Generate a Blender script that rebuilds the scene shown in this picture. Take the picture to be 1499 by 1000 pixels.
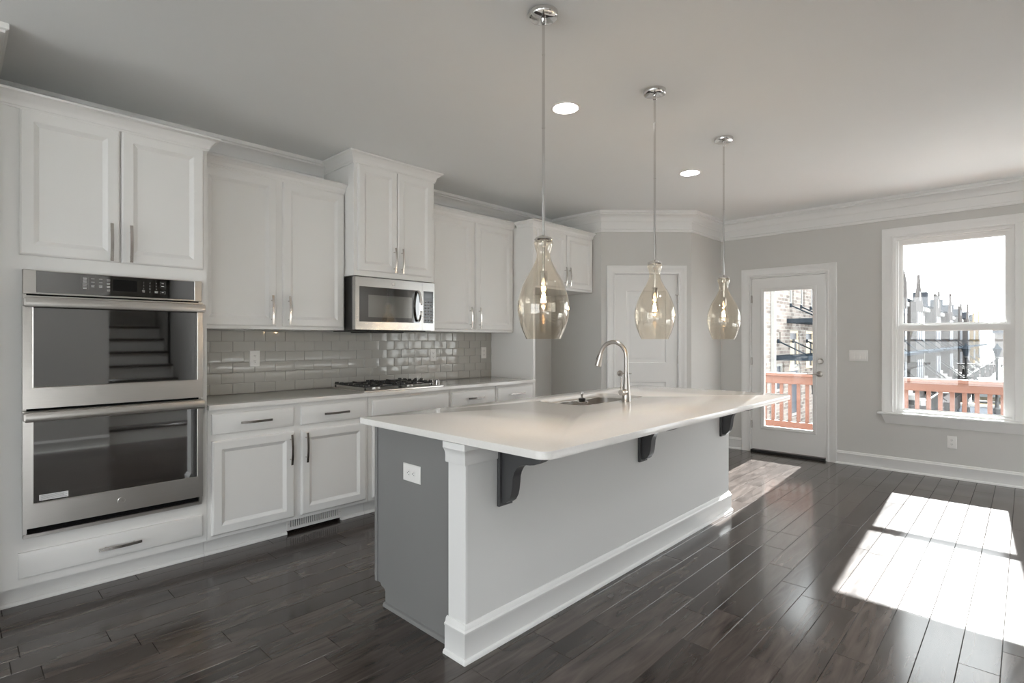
import bpy, bmesh, math, random
from mathutils import Vector, Matrix
random.seed(7)
sc = bpy.context.scene
for o in list(bpy.data.objects): bpy.data.objects.remove(o)
COL = sc.collection
PI = math.pi
# ------------------------------------------------------------------ camera
H_CAM = 1.312
FPX, YAW = 788.2, math.radians(43.71)
cam = bpy.data.cameras.new('camera'); cam_o = bpy.data.objects.new('camera', cam); COL.objects.link(cam_o)
cam.sensor_width = 36; cam.lens = FPX / 1499 * 36; cam.shift_y = -2.5 / 1499
cam.clip_start = .05; cam.clip_end = 600
cam_o.location = (0, 0, H_CAM); cam_o.rotation_euler = (PI / 2, 0, YAW - PI / 2)
sc.camera = cam_o
# ------------------------------------------------------------------ view, world, sun, daylight portals
sc.view_settings.view_transform = 'Standard'; sc.view_settings.look = 'None'
sc.view_settings.exposure = 0.71; sc.view_settings.gamma = 1; sc.view_settings.use_curve_mapping = False
LAMP = 200
SKY, SUN = 3.8, 31.0
w = bpy.data.worlds.new('world'); sc.world = w; w.use_nodes = True
bg = w.node_tree.nodes['Background']; bg.inputs[0].default_value = (.94, .97, 1, 1); bg.inputs[1].default_value = SKY
sun = bpy.data.lights.new('sun', 'SUN'); sun.energy = SUN; sun.angle = math.radians(.53); sun.color = (.97, .98, 1)
sun_o = bpy.data.objects.new('sun', sun); COL.objects.link(sun_o)
sun_o.rotation_euler = Vector((-1, -.049, -.655)).to_track_quat('-Z', 'Y').to_euler()
def portal(x, y, z, sx, sy, d):
    l = bpy.data.lights.new('daylight_portal', 'AREA'); l.shape = 'RECTANGLE'; l.size = sx; l.size_y = sy; l.energy = 1
    l.cycles.is_portal = True
    o = bpy.data.objects.new('daylight_portal', l); COL.objects.link(o); o.location = (x, y, z)
    o.rotation_euler = Vector(d).to_track_quat('-Z', 'Z').to_euler()
portal(6.74, .52, 1.46, .9, 1.76, (-1, 0, 0)); portal(6.74, -.47, 1.46, .9, 1.76, (-1, 0, 0)); portal(6.74, -1.46, 1.46, .9, 1.76, (-1, 0, 0))
portal(6.74, 1.96, 1.1, .54, 1.6, (-1, 0, 0))
portal(-.2, -1.45, .52, 1.4, .85, (0, 1, 0)); portal(-1.9, -1.45, 1.25, 1.8, 2.3, (0, 1, 0)); portal(4.85, -2.6, .47, 3.1, .75, (0, 1, 0))
portal(-4.4, .05, 1.3, 2.1, 2.36, (1, 0, 0)); portal(-4.4, 2.25, 1.3, 2.1, 2.36, (1, 0, 0))
cy = sc.cycles
cy.max_bounces = 10; cy.diffuse_bounces = 6; cy.glossy_bounces = 5; cy.transmission_bounces = 8; cy.transparent_max_bounces = 16
cy.caustics_reflective = False; cy.caustics_refractive = False; cy.sample_clamp_indirect = 6
cy.use_denoising = True
# ------------------------------------------------------------------ materials
def mat(name, col, rough=.5, metal=0, spec=.5, coat=0, noise=0, nscale=30, bump=0, bscale=200, stretch=None, emit=None, es=0):
    m = bpy.data.materials.new(name); m.use_nodes = True
    nt = m.node_tree; b = nt.nodes['Principled BSDF']
    b.inputs['Base Color'].default_value = (*col, 1); b.inputs['Roughness'].default_value = rough
    b.inputs['Metallic'].default_value = metal; b.inputs['Specular IOR Level'].default_value = spec
    b.inputs['Coat Weight'].default_value = coat; b.inputs['Coat Roughness'].default_value = .05
    if emit: b.inputs['Emission Color'].default_value = (*emit, 1); b.inputs['Emission Strength'].default_value = es
    tc = mp = None
    if noise or bump:
        tc = nt.nodes.new('ShaderNodeTexCoord'); mp = nt.nodes.new('ShaderNodeMapping')
        nt.links.new(tc.outputs['Object'], mp.inputs[0])
        if stretch: mp.inputs['Scale'].default_value = stretch
    if noise:
        n = nt.nodes.new('ShaderNodeTexNoise'); n.inputs['Scale'].default_value = nscale; n.inputs['Detail'].default_value = 4
        r = nt.nodes.new('ShaderNodeMix'); r.data_type = 'RGBA'
        nt.links.new(mp.outputs[0], n.inputs['Vector'])
        r.inputs[6].default_value = (*[c * (1 - noise) for c in col], 1); r.inputs[7].default_value = (*[min(1, c * (1 + noise)) for c in col], 1)
        nt.links.new(n.outputs[0], r.inputs[0]); nt.links.new(r.outputs[2], b.inputs['Base Color'])
    if bump:
        n = nt.nodes.new('ShaderNodeTexNoise'); n.inputs['Scale'].default_value = bscale; n.inputs['Detail'].default_value = 3
        bp = nt.nodes.new('ShaderNodeBump'); bp.inputs['Strength'].default_value = bump; bp.inputs['Distance'].default_value = .002
        nt.links.new(mp.outputs[0], n.inputs['Vector']); nt.links.new(n.outputs[0], bp.inputs['Height']); nt.links.new(bp.outputs[0], b.inputs['Normal'])
    return m
def thin_glass(name, tint, refl=1.0, ior=1.5, rcol=(1, 1, 1), rough=0.0):
    m = bpy.data.materials.new(name); m.use_nodes = True; nt = m.node_tree; nt.nodes.clear()
    out = nt.nodes.new('ShaderNodeOutputMaterial'); mx = nt.nodes.new('ShaderNodeMixShader')
    t = nt.nodes.new('ShaderNodeBsdfTransparent'); t.inputs[0].default_value = (*tint, 1)
    g = nt.nodes.new('ShaderNodeBsdfGlossy'); g.inputs['Color'].default_value = (*rcol, 1); g.inputs['Roughness'].default_value = rough
    f = nt.nodes.new('ShaderNodeFresnel'); ge = nt.nodes.new('ShaderNodeNewGeometry'); im = nt.nodes.new('ShaderNodeMapRange')   # same index from both sides
    im.inputs[3].default_value = ior; im.inputs[4].default_value = 1 / ior
    nt.links.new(ge.outputs['Backfacing'], im.inputs[0]); nt.links.new(im.outputs[0], f.inputs[0])
    mu = nt.nodes.new('ShaderNodeMath'); mu.operation = 'MULTIPLY'; mu.inputs[1].default_value = refl; mu.use_clamp = True
    nt.links.new(f.outputs[0], mu.inputs[0]); nt.links.new(mu.outputs[0], mx.inputs[0])
    nt.links.new(t.outputs[0], mx.inputs[1]); nt.links.new(g.outputs[0], mx.inputs[2]); nt.links.new(mx.outputs[0], out.inputs[0])
    return m
def brick_mat(name, c1, c2, mortar, scale=1.0, bw=.22, rh=.075):
    m = mat(name, c1, 1.0, spec=0); nt = m.node_tree; b = nt.nodes['Principled BSDF']
    tc = nt.nodes.new('ShaderNodeTexCoord'); sp = nt.nodes.new('ShaderNodeSeparateXYZ'); cb = nt.nodes.new('ShaderNodeCombineXYZ')
    ad = nt.nodes.new('ShaderNodeMath'); ad.operation = 'ADD'
    nt.links.new(tc.outputs['Object'], sp.inputs[0]); nt.links.new(sp.outputs[0], ad.inputs[0]); nt.links.new(sp.outputs[1], ad.inputs[1])
    nt.links.new(ad.outputs[0], cb.inputs[0]); nt.links.new(sp.outputs[2], cb.inputs[1])
    br = nt.nodes.new('ShaderNodeTexBrick'); br.inputs['Scale'].default_value = scale
    br.inputs['Color1'].default_value = (*c1, 1); br.inputs['Color2'].default_value = (*c2, 1); br.inputs['Mortar'].default_value = (*mortar, 1)
    br.inputs['Brick Width'].default_value = bw; br.inputs['Row Height'].default_value = rh; br.inputs['Mortar Size'].default_value = .012
    br.inputs['Bias'].default_value = -.2
    nt.links.new(cb.outputs[0], br.inputs[0]); nt.links.new(br.outputs[0], b.inputs['Base Color'])
    return m
WHITE = mat('white_cabinet_paint', (.79, .785, .77), .38, spec=.4)
TRIM = mat('white_trim_paint', (.80, .80, .79), .35, spec=.4)
DOORW = mat('white_door_paint', (.80, .80, .79), .4, spec=.4)
WALL = mat('greige_wall_paint', (.615, .61, .59), .7, spec=.25, noise=.012, nscale=6, bump=.06, bscale=350)
ISLW = mat('pale_island_wall_paint', (.70, .70, .69), .65, spec=.25, bump=.06, bscale=350)
CEIL = mat('ceiling_paint', (.81, .825, .83), .8, spec=.2, noise=.012, nscale=3)
GRAYP = mat('charcoal_cabinet_paint', (.215, .213, .212), .42, spec=.4)
CORB = mat('dark_corbel_paint', (.065, .065, .067), .38, spec=.45)
STEEL = mat('brushed_stainless', (.60, .58, .555), .30, 1, noise=.05, nscale=8, stretch=(1, 1, 60))
NICKEL = mat('brushed_nickel', (.50, .47, .44), .28, 1)
PULL = mat('satin_nickel_pull', (.62, .59, .56), .24, 1)
CHROME = mat('polished_chrome', (.75, .74, .73), .06, 1)
BLACKG = mat('black_oven_glass', (.27, .27, .27), .03, 1)
MWG = mat('smoked_microwave_glass', (.16, .16, .16), .04, 1)
MWIN = mat('microwave_mesh_window', (.32, .32, .31), .06, 1)
MWSTEEL = mat('microwave_stainless', (.52, .515, .50), .26, 1, noise=.05, nscale=8, stretch=(1, 1, 60))
MWKEY = mat('keypad_glass', (.06, .06, .06), .12, 1)
DISP = mat('dark_display', (.01, .01, .01), .08, spec=.6)
LEGEND = mat('pale_grey_legend', (.45, .45, .44), .6)
LINEG = mat('grey_legend_outline', (.22, .22, .22), .6)
BLACK = mat('black_plastic', (.012, .012, .012), .35)
IRON = mat('black_cast_iron', (.018, .018, .018), .5)
DARKGAP = mat('dark_gap', (.008, .008, .008), .9, spec=.1)
PLATE = mat('white_plastic', (.80, .79, .77), .3)
SLOT = mat('slot_dark', (.05, .05, .05), .7)
TILE = mat('grey_glazed_tile', (.44, .43, .40), .07, spec=.5)
GROUT = mat('grey_grout', (.42, .41, .385), .8)
QUARTZ = mat('pale_quartz', (.75, .735, .71), .10, spec=.5, noise=.04, nscale=90)
LABEL = mat('white_sticker', (.75, .75, .75), .5)
PANE = thin_glass('window_glass', (.96, .97, .96), .9)
AMBER = thin_glass('smoky_amber_glass', (.955, .915, .845), 3.0, 1.45, (1, .97, .92))
BULBG = thin_glass('clear_bulb_glass', (.97, .94, .9), 1.0, 1.4)
FILAM = mat('glowing_filament', (1, .7, .3), emit=(1, .78, .48), es=70)
LENS = mat('downlight_lens', (1, 1, 1), emit=(.97, .98, 1), es=LAMP)
REDWOOD = mat('stained_deck_wood', (.125, .055, .036), .6, noise=.2, nscale=5, stretch=(8, 1, 8))
DECK = mat('deck_boards', (.34, .19, .12), .7, noise=.2, nscale=4, stretch=(8, .6, 1))
ASPH = mat('asphalt', (.045, .05, .058), 1.0, spec=0, noise=.1, nscale=2)
CONC = mat('pale_concrete', (.46, .455, .44), 1.0, spec=0, noise=.08, nscale=3)
MULCH = mat('dark_mulch', (.05, .045, .045), 1.0, spec=0, noise=.4, nscale=3)
YEL = mat('yellow_curb_paint', (.6, .36, .06), .8)
ROOFM = mat('grey_shingles', (.05, .055, .065), 1.0, spec=0, noise=.15, nscale=4)
WINB = mat('blue_grey_window', (.05, .06, .08), .3, spec=.15)
AWN = mat('dark_metal_awning', (.030, .038, .048), 1.0, spec=0)
HTRIM = mat('white_house_trim', (.34, .34, .33), 1.0, spec=0)
CREAM = mat('cream_door_paint', (.62, .52, .38), .6)
SHEATH = mat('tan_sheathing', (.20, .15, .085), 1.0, spec=0, noise=.1, nscale=2)
BRICKA = brick_mat('pale_mixed_brick', (.27, .235, .215), (.10, .085, .08), (.30, .29, .27), bw=.32, rh=.11)
BRICKB = brick_mat('grey_brown_brick', (.095, .085, .083), (.07, .062, .06), (.115, .11, .107))
BRICKC = brick_mat('dark_brown_brick', (.06, .047, .045), (.045, .036, .035), (.075, .068, .065))
REDP = mat('red_car_paint', (.65, .04, .03), .25, coat=.6)
DKP = mat('dark_car_paint', (.03, .04, .045), .25, coat=.6)
LBP = mat('pale_blue_car_paint', (.30, .38, .50), .25, coat=.6)
TYRE = mat('tyre_rubber', (.02, .02, .02), .8)
CARG = mat('car_glass', (.03, .035, .04), .08, spec=.8)
LEAF = mat('dull_green_leaves', (.06, .09, .05), .8, noise=.3, nscale=6)

def floor_material():
    m = mat('espresso_wood_floor', (.03, .02, .018), .2, spec=.65); nt = m.node_tree; b = nt.nodes['Principled BSDF']
    at = nt.nodes.new('ShaderNodeAttribute'); at.attribute_name = 'plank'
    tc = nt.nodes.new('ShaderNodeTexCoord'); mp = nt.nodes.new('ShaderNodeMapping'); mp.inputs['Scale'].default_value = (1.2, 9, 1)
    nt.links.new(tc.outputs['Object'], mp.inputs[0])
    cb = nt.nodes.new('ShaderNodeCombineXYZ'); mu = nt.nodes.new('ShaderNodeMath'); mu.operation = 'MULTIPLY'; mu.inputs[1].default_value = 57.3
    nt.links.new(at.outputs['Fac'], mu.inputs[0]); nt.links.new(mu.outputs[0], cb.inputs[0]); nt.links.new(mu.outputs[0], cb.inputs[2])
    nt.links.new(cb.outputs[0], mp.inputs['Location'])
    n = nt.nodes.new('ShaderNodeTexNoise'); n.inputs['Scale'].default_value = 2.2; n.inputs['Detail'].default_value = 6; n.inputs['Distortion'].default_value = 1.1
    nt.links.new(mp.outputs[0], n.inputs['Vector'])
    r = nt.nodes.new('ShaderNodeValToRGB'); e = r.color_ramp.elements
    e[0].position = .3; e[0].color = (.030, .024, .021, 1); e[1].position = .75; e[1].color = (.088, .071, .062, 1)
    nt.links.new(n.outputs[0], r.inputs[0])
    hs = nt.nodes.new('ShaderNodeHueSaturation'); mr = nt.nodes.new('ShaderNodeMapRange'); mr.inputs[3].default_value = .78; mr.inputs[4].default_value = 1.3
    nt.links.new(at.outputs['Fac'], mr.inputs[0]); nt.links.new(mr.outputs[0], hs.inputs['Value']); nt.links.new(r.outputs[0], hs.inputs['Color'])
    nt.links.new(hs.outputs[0], b.inputs['Base Color'])
    mr2 = nt.nodes.new('ShaderNodeMapRange'); mr2.inputs[3].default_value = .13; mr2.inputs[4].default_value = .19
    nt.links.new(n.outputs[0], mr2.inputs[0]); nt.links.new(mr2.outputs[0], b.inputs['Roughness'])
    bp = nt.nodes.new('ShaderNodeBump'); bp.inputs['Strength'].default_value = .02; bp.inputs['Distance'].default_value = .003
    n2 = nt.nodes.new('ShaderNodeTexNoise'); n2.inputs['Scale'].default_value = 1.6; n2.inputs['Detail'].default_value = 2
    nt.links.new(mp.outputs[0], n2.inputs['Vector']); nt.links.new(n2.outputs[0], bp.inputs['Height']); nt.links.new(bp.outputs[0], b.inputs['Normal'])
    return m
FLOORM = floor_material()
# ------------------------------------------------------------------ mesh helpers
class MB:
    def __init__(s): s.bm = bmesh.new()
    def face(s, pts, mi=0):
        f = s.bm.faces.new([s.bm.verts.new(p) for p in pts]); f.material_index = mi; return f
    def box(s, x0, x1, y0, y1, z0, z1, bev=0, mi=0, seg=1):
        r = bmesh.ops.create_cube(s.bm, size=1)['verts']
        for v in r: v.co = Vector((x0 + (v.co.x + .5) * (x1 - x0), y0 + (v.co.y + .5) * (y1 - y0), z0 + (v.co.z + .5) * (z1 - z0)))
        fs = {f for v in r for f in v.link_faces}
        for f in fs: f.material_index = mi
        if bev:
            es = list({e for v in r for e in v.link_edges})
            bmesh.ops.bevel(s.bm, geom=es, offset=bev, segments=seg, affect='EDGES', profile=.6)
        return s
    def loops(s, rings, cap0=True, cap1=True, mi=0, closed=True):
        rv = [[s.bm.verts.new(p) for p in r] for r in rings]
        n = len(rv[0])
        for a, b in zip(rv, rv[1:]):
            for i in range(n if closed else n - 1):
                j = (i + 1) % n
                f = s.bm.faces.new((a[i], a[j], b[j], b[i])); f.material_index = mi
        if cap0: s.bm.faces.new(rv[0][::-1]).material_index = mi
        if cap1: s.bm.faces.new(rv[-1]).material_index = mi
        return s
    def prism(s, poly, fn, a, b, mi=0):
        return s.loops([[fn(u, v, a) for u, v in poly], [fn(u, v, b) for u, v in poly]], mi=mi)
    def lathe(s, prof, c=(0, 0, 0), seg=32, mi=0, cap0=False, cap1=False, axis='z'):
        rings = []
        for r, h in prof:
            ring = []
            for i in range(seg):
                a = 2 * PI * i / seg; p = (r * math.cos(a), r * math.sin(a), h)
                if axis == 'x': p = (h, p[0], p[1])
                if axis == 'y': p = (p[0], h, p[1])
                ring.append((c[0] + p[0], c[1] + p[1], c[2] + p[2]))
            rings.append(ring)
        return s.loops(rings, cap0, cap1, mi)
    def tube(s, pts, r, seg=12, mi=0, cap=True):
        pts = [Vector(p) for p in pts]; rs = r if isinstance(r, (list, tuple)) else [r] * len(pts)
        rings = []; ref = None
        for i, p in enumerate(pts):
            t = (pts[min(i + 1, len(pts) - 1)] - pts[max(i - 1, 0)]).normalized()
            if ref is None: ref = Vector((0, 0, 1)) if abs(t.z) < .9 else Vector((1, 0, 0))
            x = (ref - t * ref.dot(t)).normalized(); y = t.cross(x); ref = x
            rings.append([p + (x * math.cos(2 * PI * k / seg) + y * math.sin(2 * PI * k / seg)) * rs[i] for k in range(seg)])
        return s.loops(rings, cap, cap, mi)
    def sweep(s, path, prof, closed=False, mi=0):
        # path of (x, y); profile of (out, z); out = to the right of the direction of travel
        n = len(path); rings = []
        def nrm(a, b):
            d = Vector((b[0] - a[0], b[1] - a[1])).normalized(); return Vector((d.y, -d.x))
        for i, p in enumerate(path):
            if 0 < i < n - 1:
                n1 = nrm(path[i - 1], p); n2 = nrm(p, path[i + 1]); m = (n1 + n2) / (1 + n1.dot(n2))
            else: m = nrm(path[0], path[1]) if i == 0 else nrm(path[-2], path[-1])
            rings.append([(p[0] + m.x * o, p[1] + m.y * o, z) for o, z in prof])
        return s.loops(rings, True, True, mi)
    def panel(s, fn, u0, u1, v0, v1, prof, mi=0, mi_center=None):
        # nested rectangles: prof = [(inset, depth)...]; fn(u, v, d) -> xyz
        rings = [[fn(u0 + i, v0 + i, d), fn(u1 - i, v0 + i, d), fn(u1 - i, v1 - i, d), fn(u0 + i, v1 - i, d)] for i, d in prof]
        s.loops(rings, True, True, mi)
        if mi_center is not None:
            s.bm.faces.ensure_lookup_table(); s.bm.faces[-1].material_index = mi_center
        return s
    def holed(s, us, vs, holes, fn, t, mi=0):
        # wall slab with rectangular holes: cells on the grid us x vs, thickness t
        def solid(i, j):
            if not (0 <= i < len(us) - 1 and 0 <= j < len(vs) - 1): return False
            cu, cv = (us[i] + us[i + 1]) / 2, (vs[j] + vs[j + 1]) / 2
            return not any(a < cu < b and c < cv < d for a, b, c, d in holes)
        for i in range(len(us) - 1):
            for j in range(len(vs) - 1):
                if not solid(i, j): continue
                a, b, c, d = us[i], us[i + 1], vs[j], vs[j + 1]
                s.face([fn(a, c, 0), fn(b, c, 0), fn(b, d, 0), fn(a, d, 0)], mi)
                s.face([fn(a, d, t), fn(b, d, t), fn(b, c, t), fn(a, c, t)], mi)
                if not solid(i - 1, j): s.face([fn(a, c, 0), fn(a, d, 0), fn(a, d, t), fn(a, c, t)], mi)
                if not solid(i + 1, j): s.face([fn(b, c, t), fn(b, d, t), fn(b, d, 0), fn(b, c, 0)], mi)
                if not solid(i, j - 1): s.face([fn(a, c, t), fn(b, c, t), fn(b, c, 0), fn(a, c, 0)], mi)
                if not solid(i, j + 1): s.face([fn(a, d, 0), fn(b, d, 0), fn(b, d, t), fn(a, d, t)], mi)
        bmesh.ops.remove_doubles(s.bm, verts=s.bm.verts, dist=1e-5)
        return s
def rrect(x0, x1, y0, y1, rs, seg=8):
    pts = []
    for (cx, cy, a0, r) in ((x1 - rs[0], y1 - rs[0], 0, rs[0]), (x0 + rs[1], y1 - rs[1], 90, rs[1]), (x0 + rs[2], y0 + rs[2], 180, rs[2]), (x1 - rs[3], y0 + rs[3], 270, rs[3])):
        for k in range(seg + 1):
            a = math.radians(a0 + 90 * k / seg); pts.append((cx + r * math.cos(a), cy + r * math.sin(a)))
    return pts
def slab_mesh(outer, hole, z0, z1, e=.003):
    mb = MB(); bm = mb.bm
    def ring(pts, z): return [bm.verts.new((p[0], p[1], z)) for p in pts]
    def inset(pts, d):
        n = len(pts); out = []
        for i in range(n):
            a, b, c_ = Vector(pts[i - 1]), Vector(pts[i]), Vector(pts[(i + 1) % n])
            t1 = (b - a); t2 = (c_ - b); t = (t1.normalized() + t2.normalized()).normalized(); out.append((b.x - t.y * d, b.y + t.x * d))
        return out
    levels = [(0, z0), (0, z1 - e), (e * .35, z1 - e * .3), (e, z1)]
    def side(pts, s):
        rs = [ring(inset(pts, s * d), z) for d, z in levels]
        for a, b in zip(rs, rs[1:]):
            for i in range(len(pts)):
                k = (i + 1) % len(pts); bm.faces.new((a[i], a[k], b[k], b[i]))
        return rs[0], rs[-1]
    tops, bots = [], []
    b, t = side(outer, 1); tops.append(t); bots.append(b)
    for h_ in ([] if hole is None else hole if isinstance(hole[0][0], (list, tuple)) else [hole]):
        b, t = side(h_[::-1], 1); tops.append(t); bots.append(b)
    for grp in (tops, bots):
        ed = []
        for r in grp:
            for i in range(len(r)):
                ed.append(bm.edges.get((r[i], r[(i + 1) % len(r)])) or bm.edges.new((r[i], r[(i + 1) % len(r)])))
        bmesh.ops.triangle_fill(bm, use_beauty=True, use_dissolve=False, edges=ed)
    return mb
ROOT = {}
def thing(name, label, cat, loc=(0, 0, 0), group=None, kind=None, rotz=0):
    o = bpy.data.objects.new(name, None); COL.objects.link(o); o.location = loc; o.rotation_euler = (0, 0, rotz); o.empty_display_size = .05
    ROOT[o.name] = (Vector(loc), rotz); tagp(o, label, cat, group, kind); return o
def tagp(o, label=None, cat=None, group=None, kind=None):
    if label: o['label'] = label
    if cat: o['category'] = cat
    if group: o['group'] = group
    if kind: o['kind'] = kind
    return o
def P(name, mb, m, parent=None, label=None, local=False, ang=32):
    bmesh.ops.recalc_face_normals(mb.bm, faces=mb.bm.faces[:])
    if parent is not None and not local:
        loc, rz = ROOT[parent.name]
        mb.bm.transform(Matrix.Rotation(-rz, 4, 'Z') @ Matrix.Translation(-loc))
    me = bpy.data.meshes.new(name); mb.bm.to_mesh(me); mb.bm.free()
    for k in (m if isinstance(m, (list, tuple)) else [m]): me.materials.append(k)
    me.shade_smooth(); me.set_sharp_from_angle(angle=math.radians(ang))
    o = bpy.data.objects.new(name, me); COL.objects.link(o)
    if parent is not None: o.parent = parent; ROOT[o.name] = ROOT[parent.name]
    else: ROOT[o.name] = (Vector((0, 0, 0)), 0)
    if label: o['label'] = label
    return o
def text_mesh(s, size, m, parent, fn, depth=.0004, name='lettering'):
    c = bpy.data.curves.new('t', 'FONT'); c.body = s; c.size = size; c.align_x = 'CENTER'; c.align_y = 'CENTER'; c.extrude = depth; c.resolution_u = 2
    t = bpy.data.objects.new('t', c); COL.objects.link(t)
    me = bpy.data.meshes.new_from_object(t); bpy.data.objects.remove(t); bpy.data.curves.remove(c)
    mb = MB(); mb.bm.from_mesh(me); bpy.data.meshes.remove(me)
    for v in mb.bm.verts: v.co = Vector(fn(v.co.x, v.co.y, v.co.z))
    return mb if parent is None else P(name, mb, m, parent)
def copy_thing(o, loc, label=None, rotz=None):
    c = o.copy(); COL.objects.link(c); c.location = loc
    if rotz is not None: c.rotation_euler = (0, 0, rotz)
    if label: c['label'] = label
    for ch in list(o.children):
        d = ch.copy(); COL.objects.link(d); d.parent = c
        for g in list(ch.children):
            e = g.copy(); COL.objects.link(e); e.parent = d
    return c
def S(name, mb, m, label, cat, parent=None):
    return tagp(P(name, mb, m, parent), label, cat, None, 'structure')
# plane helpers (u, v, depth out of the wall towards the room)
def fnY(y0): return lambda u, v, d=0: (u, y0 - d, v)          # faces -Y
def fnX(x0): return lambda u, v, d=0: (x0 - d, u, v)          # faces -X, u = y
ZC = 2.743
XF, YB = 6.55, 4.15
# ================================================================== ROOM SHELL
def build_floor():
    mb = MB(); lay = mb.bm.faces.layers.float.new('plank')
    y = -3.45; pw = .1273; off = (.0743 - y) % pw; y = -3.45 - (pw - off)
    while y < 4.3:
        x = -4.35 - random.random() * .8
        while x < 6.71:
            L = random.choice((.35, .5, .7, .9, 1.1, 1.2)) * random.uniform(.9, 1.1)
            x1 = min(x + L, 6.71); rnd = random.random(); b = .0022
            if x1 - x > .05:
                r = [[(x, y, -.003), (x1, y, -.003), (x1, y + pw, -.003), (x, y + pw, -.003)],
                     [(x + .0008, y + .0008, -.0018), (x1 - .0008, y + .0008, -.0018), (x1 - .0008, y + pw - .0008, -.0018), (x + .0008, y + pw - .0008, -.0018)],
                     [(x + b, y + b, 0), (x1 - b, y + b, 0), (x1 - b, y + pw - b, 0), (x + b, y + pw - b, 0)]]
                n0 = len(mb.bm.faces); mb.loops(r, False, True); mb.bm.faces.ensure_lookup_table()
                for f in mb.bm.faces[n0:]: f[lay] = rnd
            x = x1
        y += pw
    n0 = len(mb.bm.faces); mb.box(-4.35, 6.71, -3.45, 4.3, -.15, -.003)
    o = S('floor', mb, FLOORM, 'dark espresso hardwood plank floor running through the whole room', 'floor')
    return o
build_floor()
S('wall_back', MB().box(.11, 5.03, YB, YB + .15, 0, ZC), WALL, 'greige wall behind the run of white kitchen cabinets', 'wall')
S('wall_left', MB().box(-4.35, .11, 3.41, YB + .15, 0, ZC), WALL, 'greige wall left of the tall oven cabinet', 'wall')
W1 = (.072, .968, .585, 2.335); W2 = (-.918, -.022, .585, 2.335); W3 = (-1.908, -1.012, .585, 2.335); DR = (1.55, 2.372, -.01, 2.052)
mb = MB().holed([-3.45, W3[0], W3[1], W2[0], W2[1], W1[0], W1[1], DR[0], DR[1], 4.3], [0, .585, 2.052, 2.335, ZC], [W1, W2, W3, (DR[0], DR[1], 0, DR[3])], lambda u, v, d: (XF + d, u, v), .16)
S('wall_far', mb, WALL, 'greige far wall holding the glass door and tall window', 'wall')
S('wall_pantry_side', MB().box(5.03, 5.11, 3.43, YB, 0, ZC), WALL, 'short greige wall beside the refrigerator recess', 'wall')
A0 = Vector((5.03, 3.43)); AD = Vector((1, -1)).normalized(); AN = Vector((-1, -1)).normalized()     # angled pantry wall
def fnA(t, z, d=0): p = A0 + AD * t + AN * d; return (p.x, p.y, z)
LA = 1.0112
mb = MB().holed([0, .148, .868, LA], [0, 2.052, ZC], [(.148, .868, 0, 2.052)], lambda u, v, d: fnA(u, v, -d), .1)
S('wall_angled', mb, WALL, 'angled greige corner wall holding the white pantry door', 'wall')
S('wall_pantry_front', MB().box(5.745, XF, 2.715, 2.815, 0, ZC), WALL, 'short greige wall between pantry door wall and far wall', 'wall')
RW = (3.3, 6.4, .1, .85); OW = (-2.8, -1.0, .1, 2.4)
S('wall_right', MB().holed([2.33, RW[0], RW[1], 6.71], [0, RW[2], RW[3], ZC], [RW], lambda u, v, d: (u, -2.4 - d, v), .15), WALL, 'wall of the dining area beyond the frame', 'wall')
B1, B2 = (-1.0, 1.1, .12, 2.48), (1.2, 3.3, .12, 2.48)
mb = MB().holed([-3.45, B1[0], B1[1], B2[0], B2[1], 4.3], [0, .12, 2.48, ZC], [B1, B2], lambda u, v, d: (-4.2 - d, u, v), .15)
S('wall_rear', mb, WALL, 'rear wall of the living area behind the camera', 'wall')
S('wall_stair_side', MB().box(2.33, 2.43, -3.3, -1.2, 0, ZC), WALL, 'wall closing the staircase towards the dining area', 'wall')
OL = (-.9, .5, .1, .95)
S('wall_opposite', MB().holed([-4.35, OW[0], OW[1], OL[0], OL[1], 1.37], [0, OW[2], OL[3], OW[3], ZC], [OW, OL], lambda u, v, d: (u, -1.2 - d, v), .15).box(1.27, 1.37, -3.45, -1.35, 0, ZC), WALL, 'wall beside the staircase opposite the ovens', 'wall')
S('wall_stair_back', MB().box(1.37, 2.33, -3.45, -3.3, 0, ZC), WALL, 'wall behind the staircase', 'wall')
CANS = [(2.63, 2.057, 'recessed ceiling downlight between the first and second pendants'), (4.388, 2.086, 'recessed ceiling downlight between the second and third pendants'),
        (1.85, -.45, 'added unseen downlight by the staircase'), (.2, .5, 'added unseen downlight above the camera'), (.6, -.75, 'added unseen downlight along the living area wall'),  # from here on unseen downlights, added to brighten the interior
        (2.75, -.8, 'added unseen downlight nearest the island on the dining side'), (3.6, -1.9, 'added unseen downlight in the middle of the dining area'), (5.6, -1.9, 'added unseen downlight by the far corner of the dining area'),
        (2.75, -1.9, 'added unseen downlight by the staircase wall in the dining area'), (4.3, -.75, 'added unseen downlight between dining area and kitchen'), (4.6, -1.6, 'added unseen downlight over the dining area'),
        (1.85, -1.75, 'added unseen downlight over the stairs'), (-1.6, 1.2, 'added unseen downlight over the living area'), (2.5, .35, 'added unseen downlight above the walkway beside the island')]
def circle(cx, cy, r, n=32): return [(cx + r * math.cos(2 * PI * k / n), cy + r * math.sin(2 * PI * k / n)) for k in range(n)]
S('ceiling', slab_mesh([(6.71, 4.3), (-4.35, 4.3), (-4.35, -3.45), (6.71, -3.45)], [circle(x, y, .08) for x, y, _ in CANS], ZC, ZC + .15, .0005), CEIL, 'flat pale grey ceiling over kitchen and dining area', 'ceiling')
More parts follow.
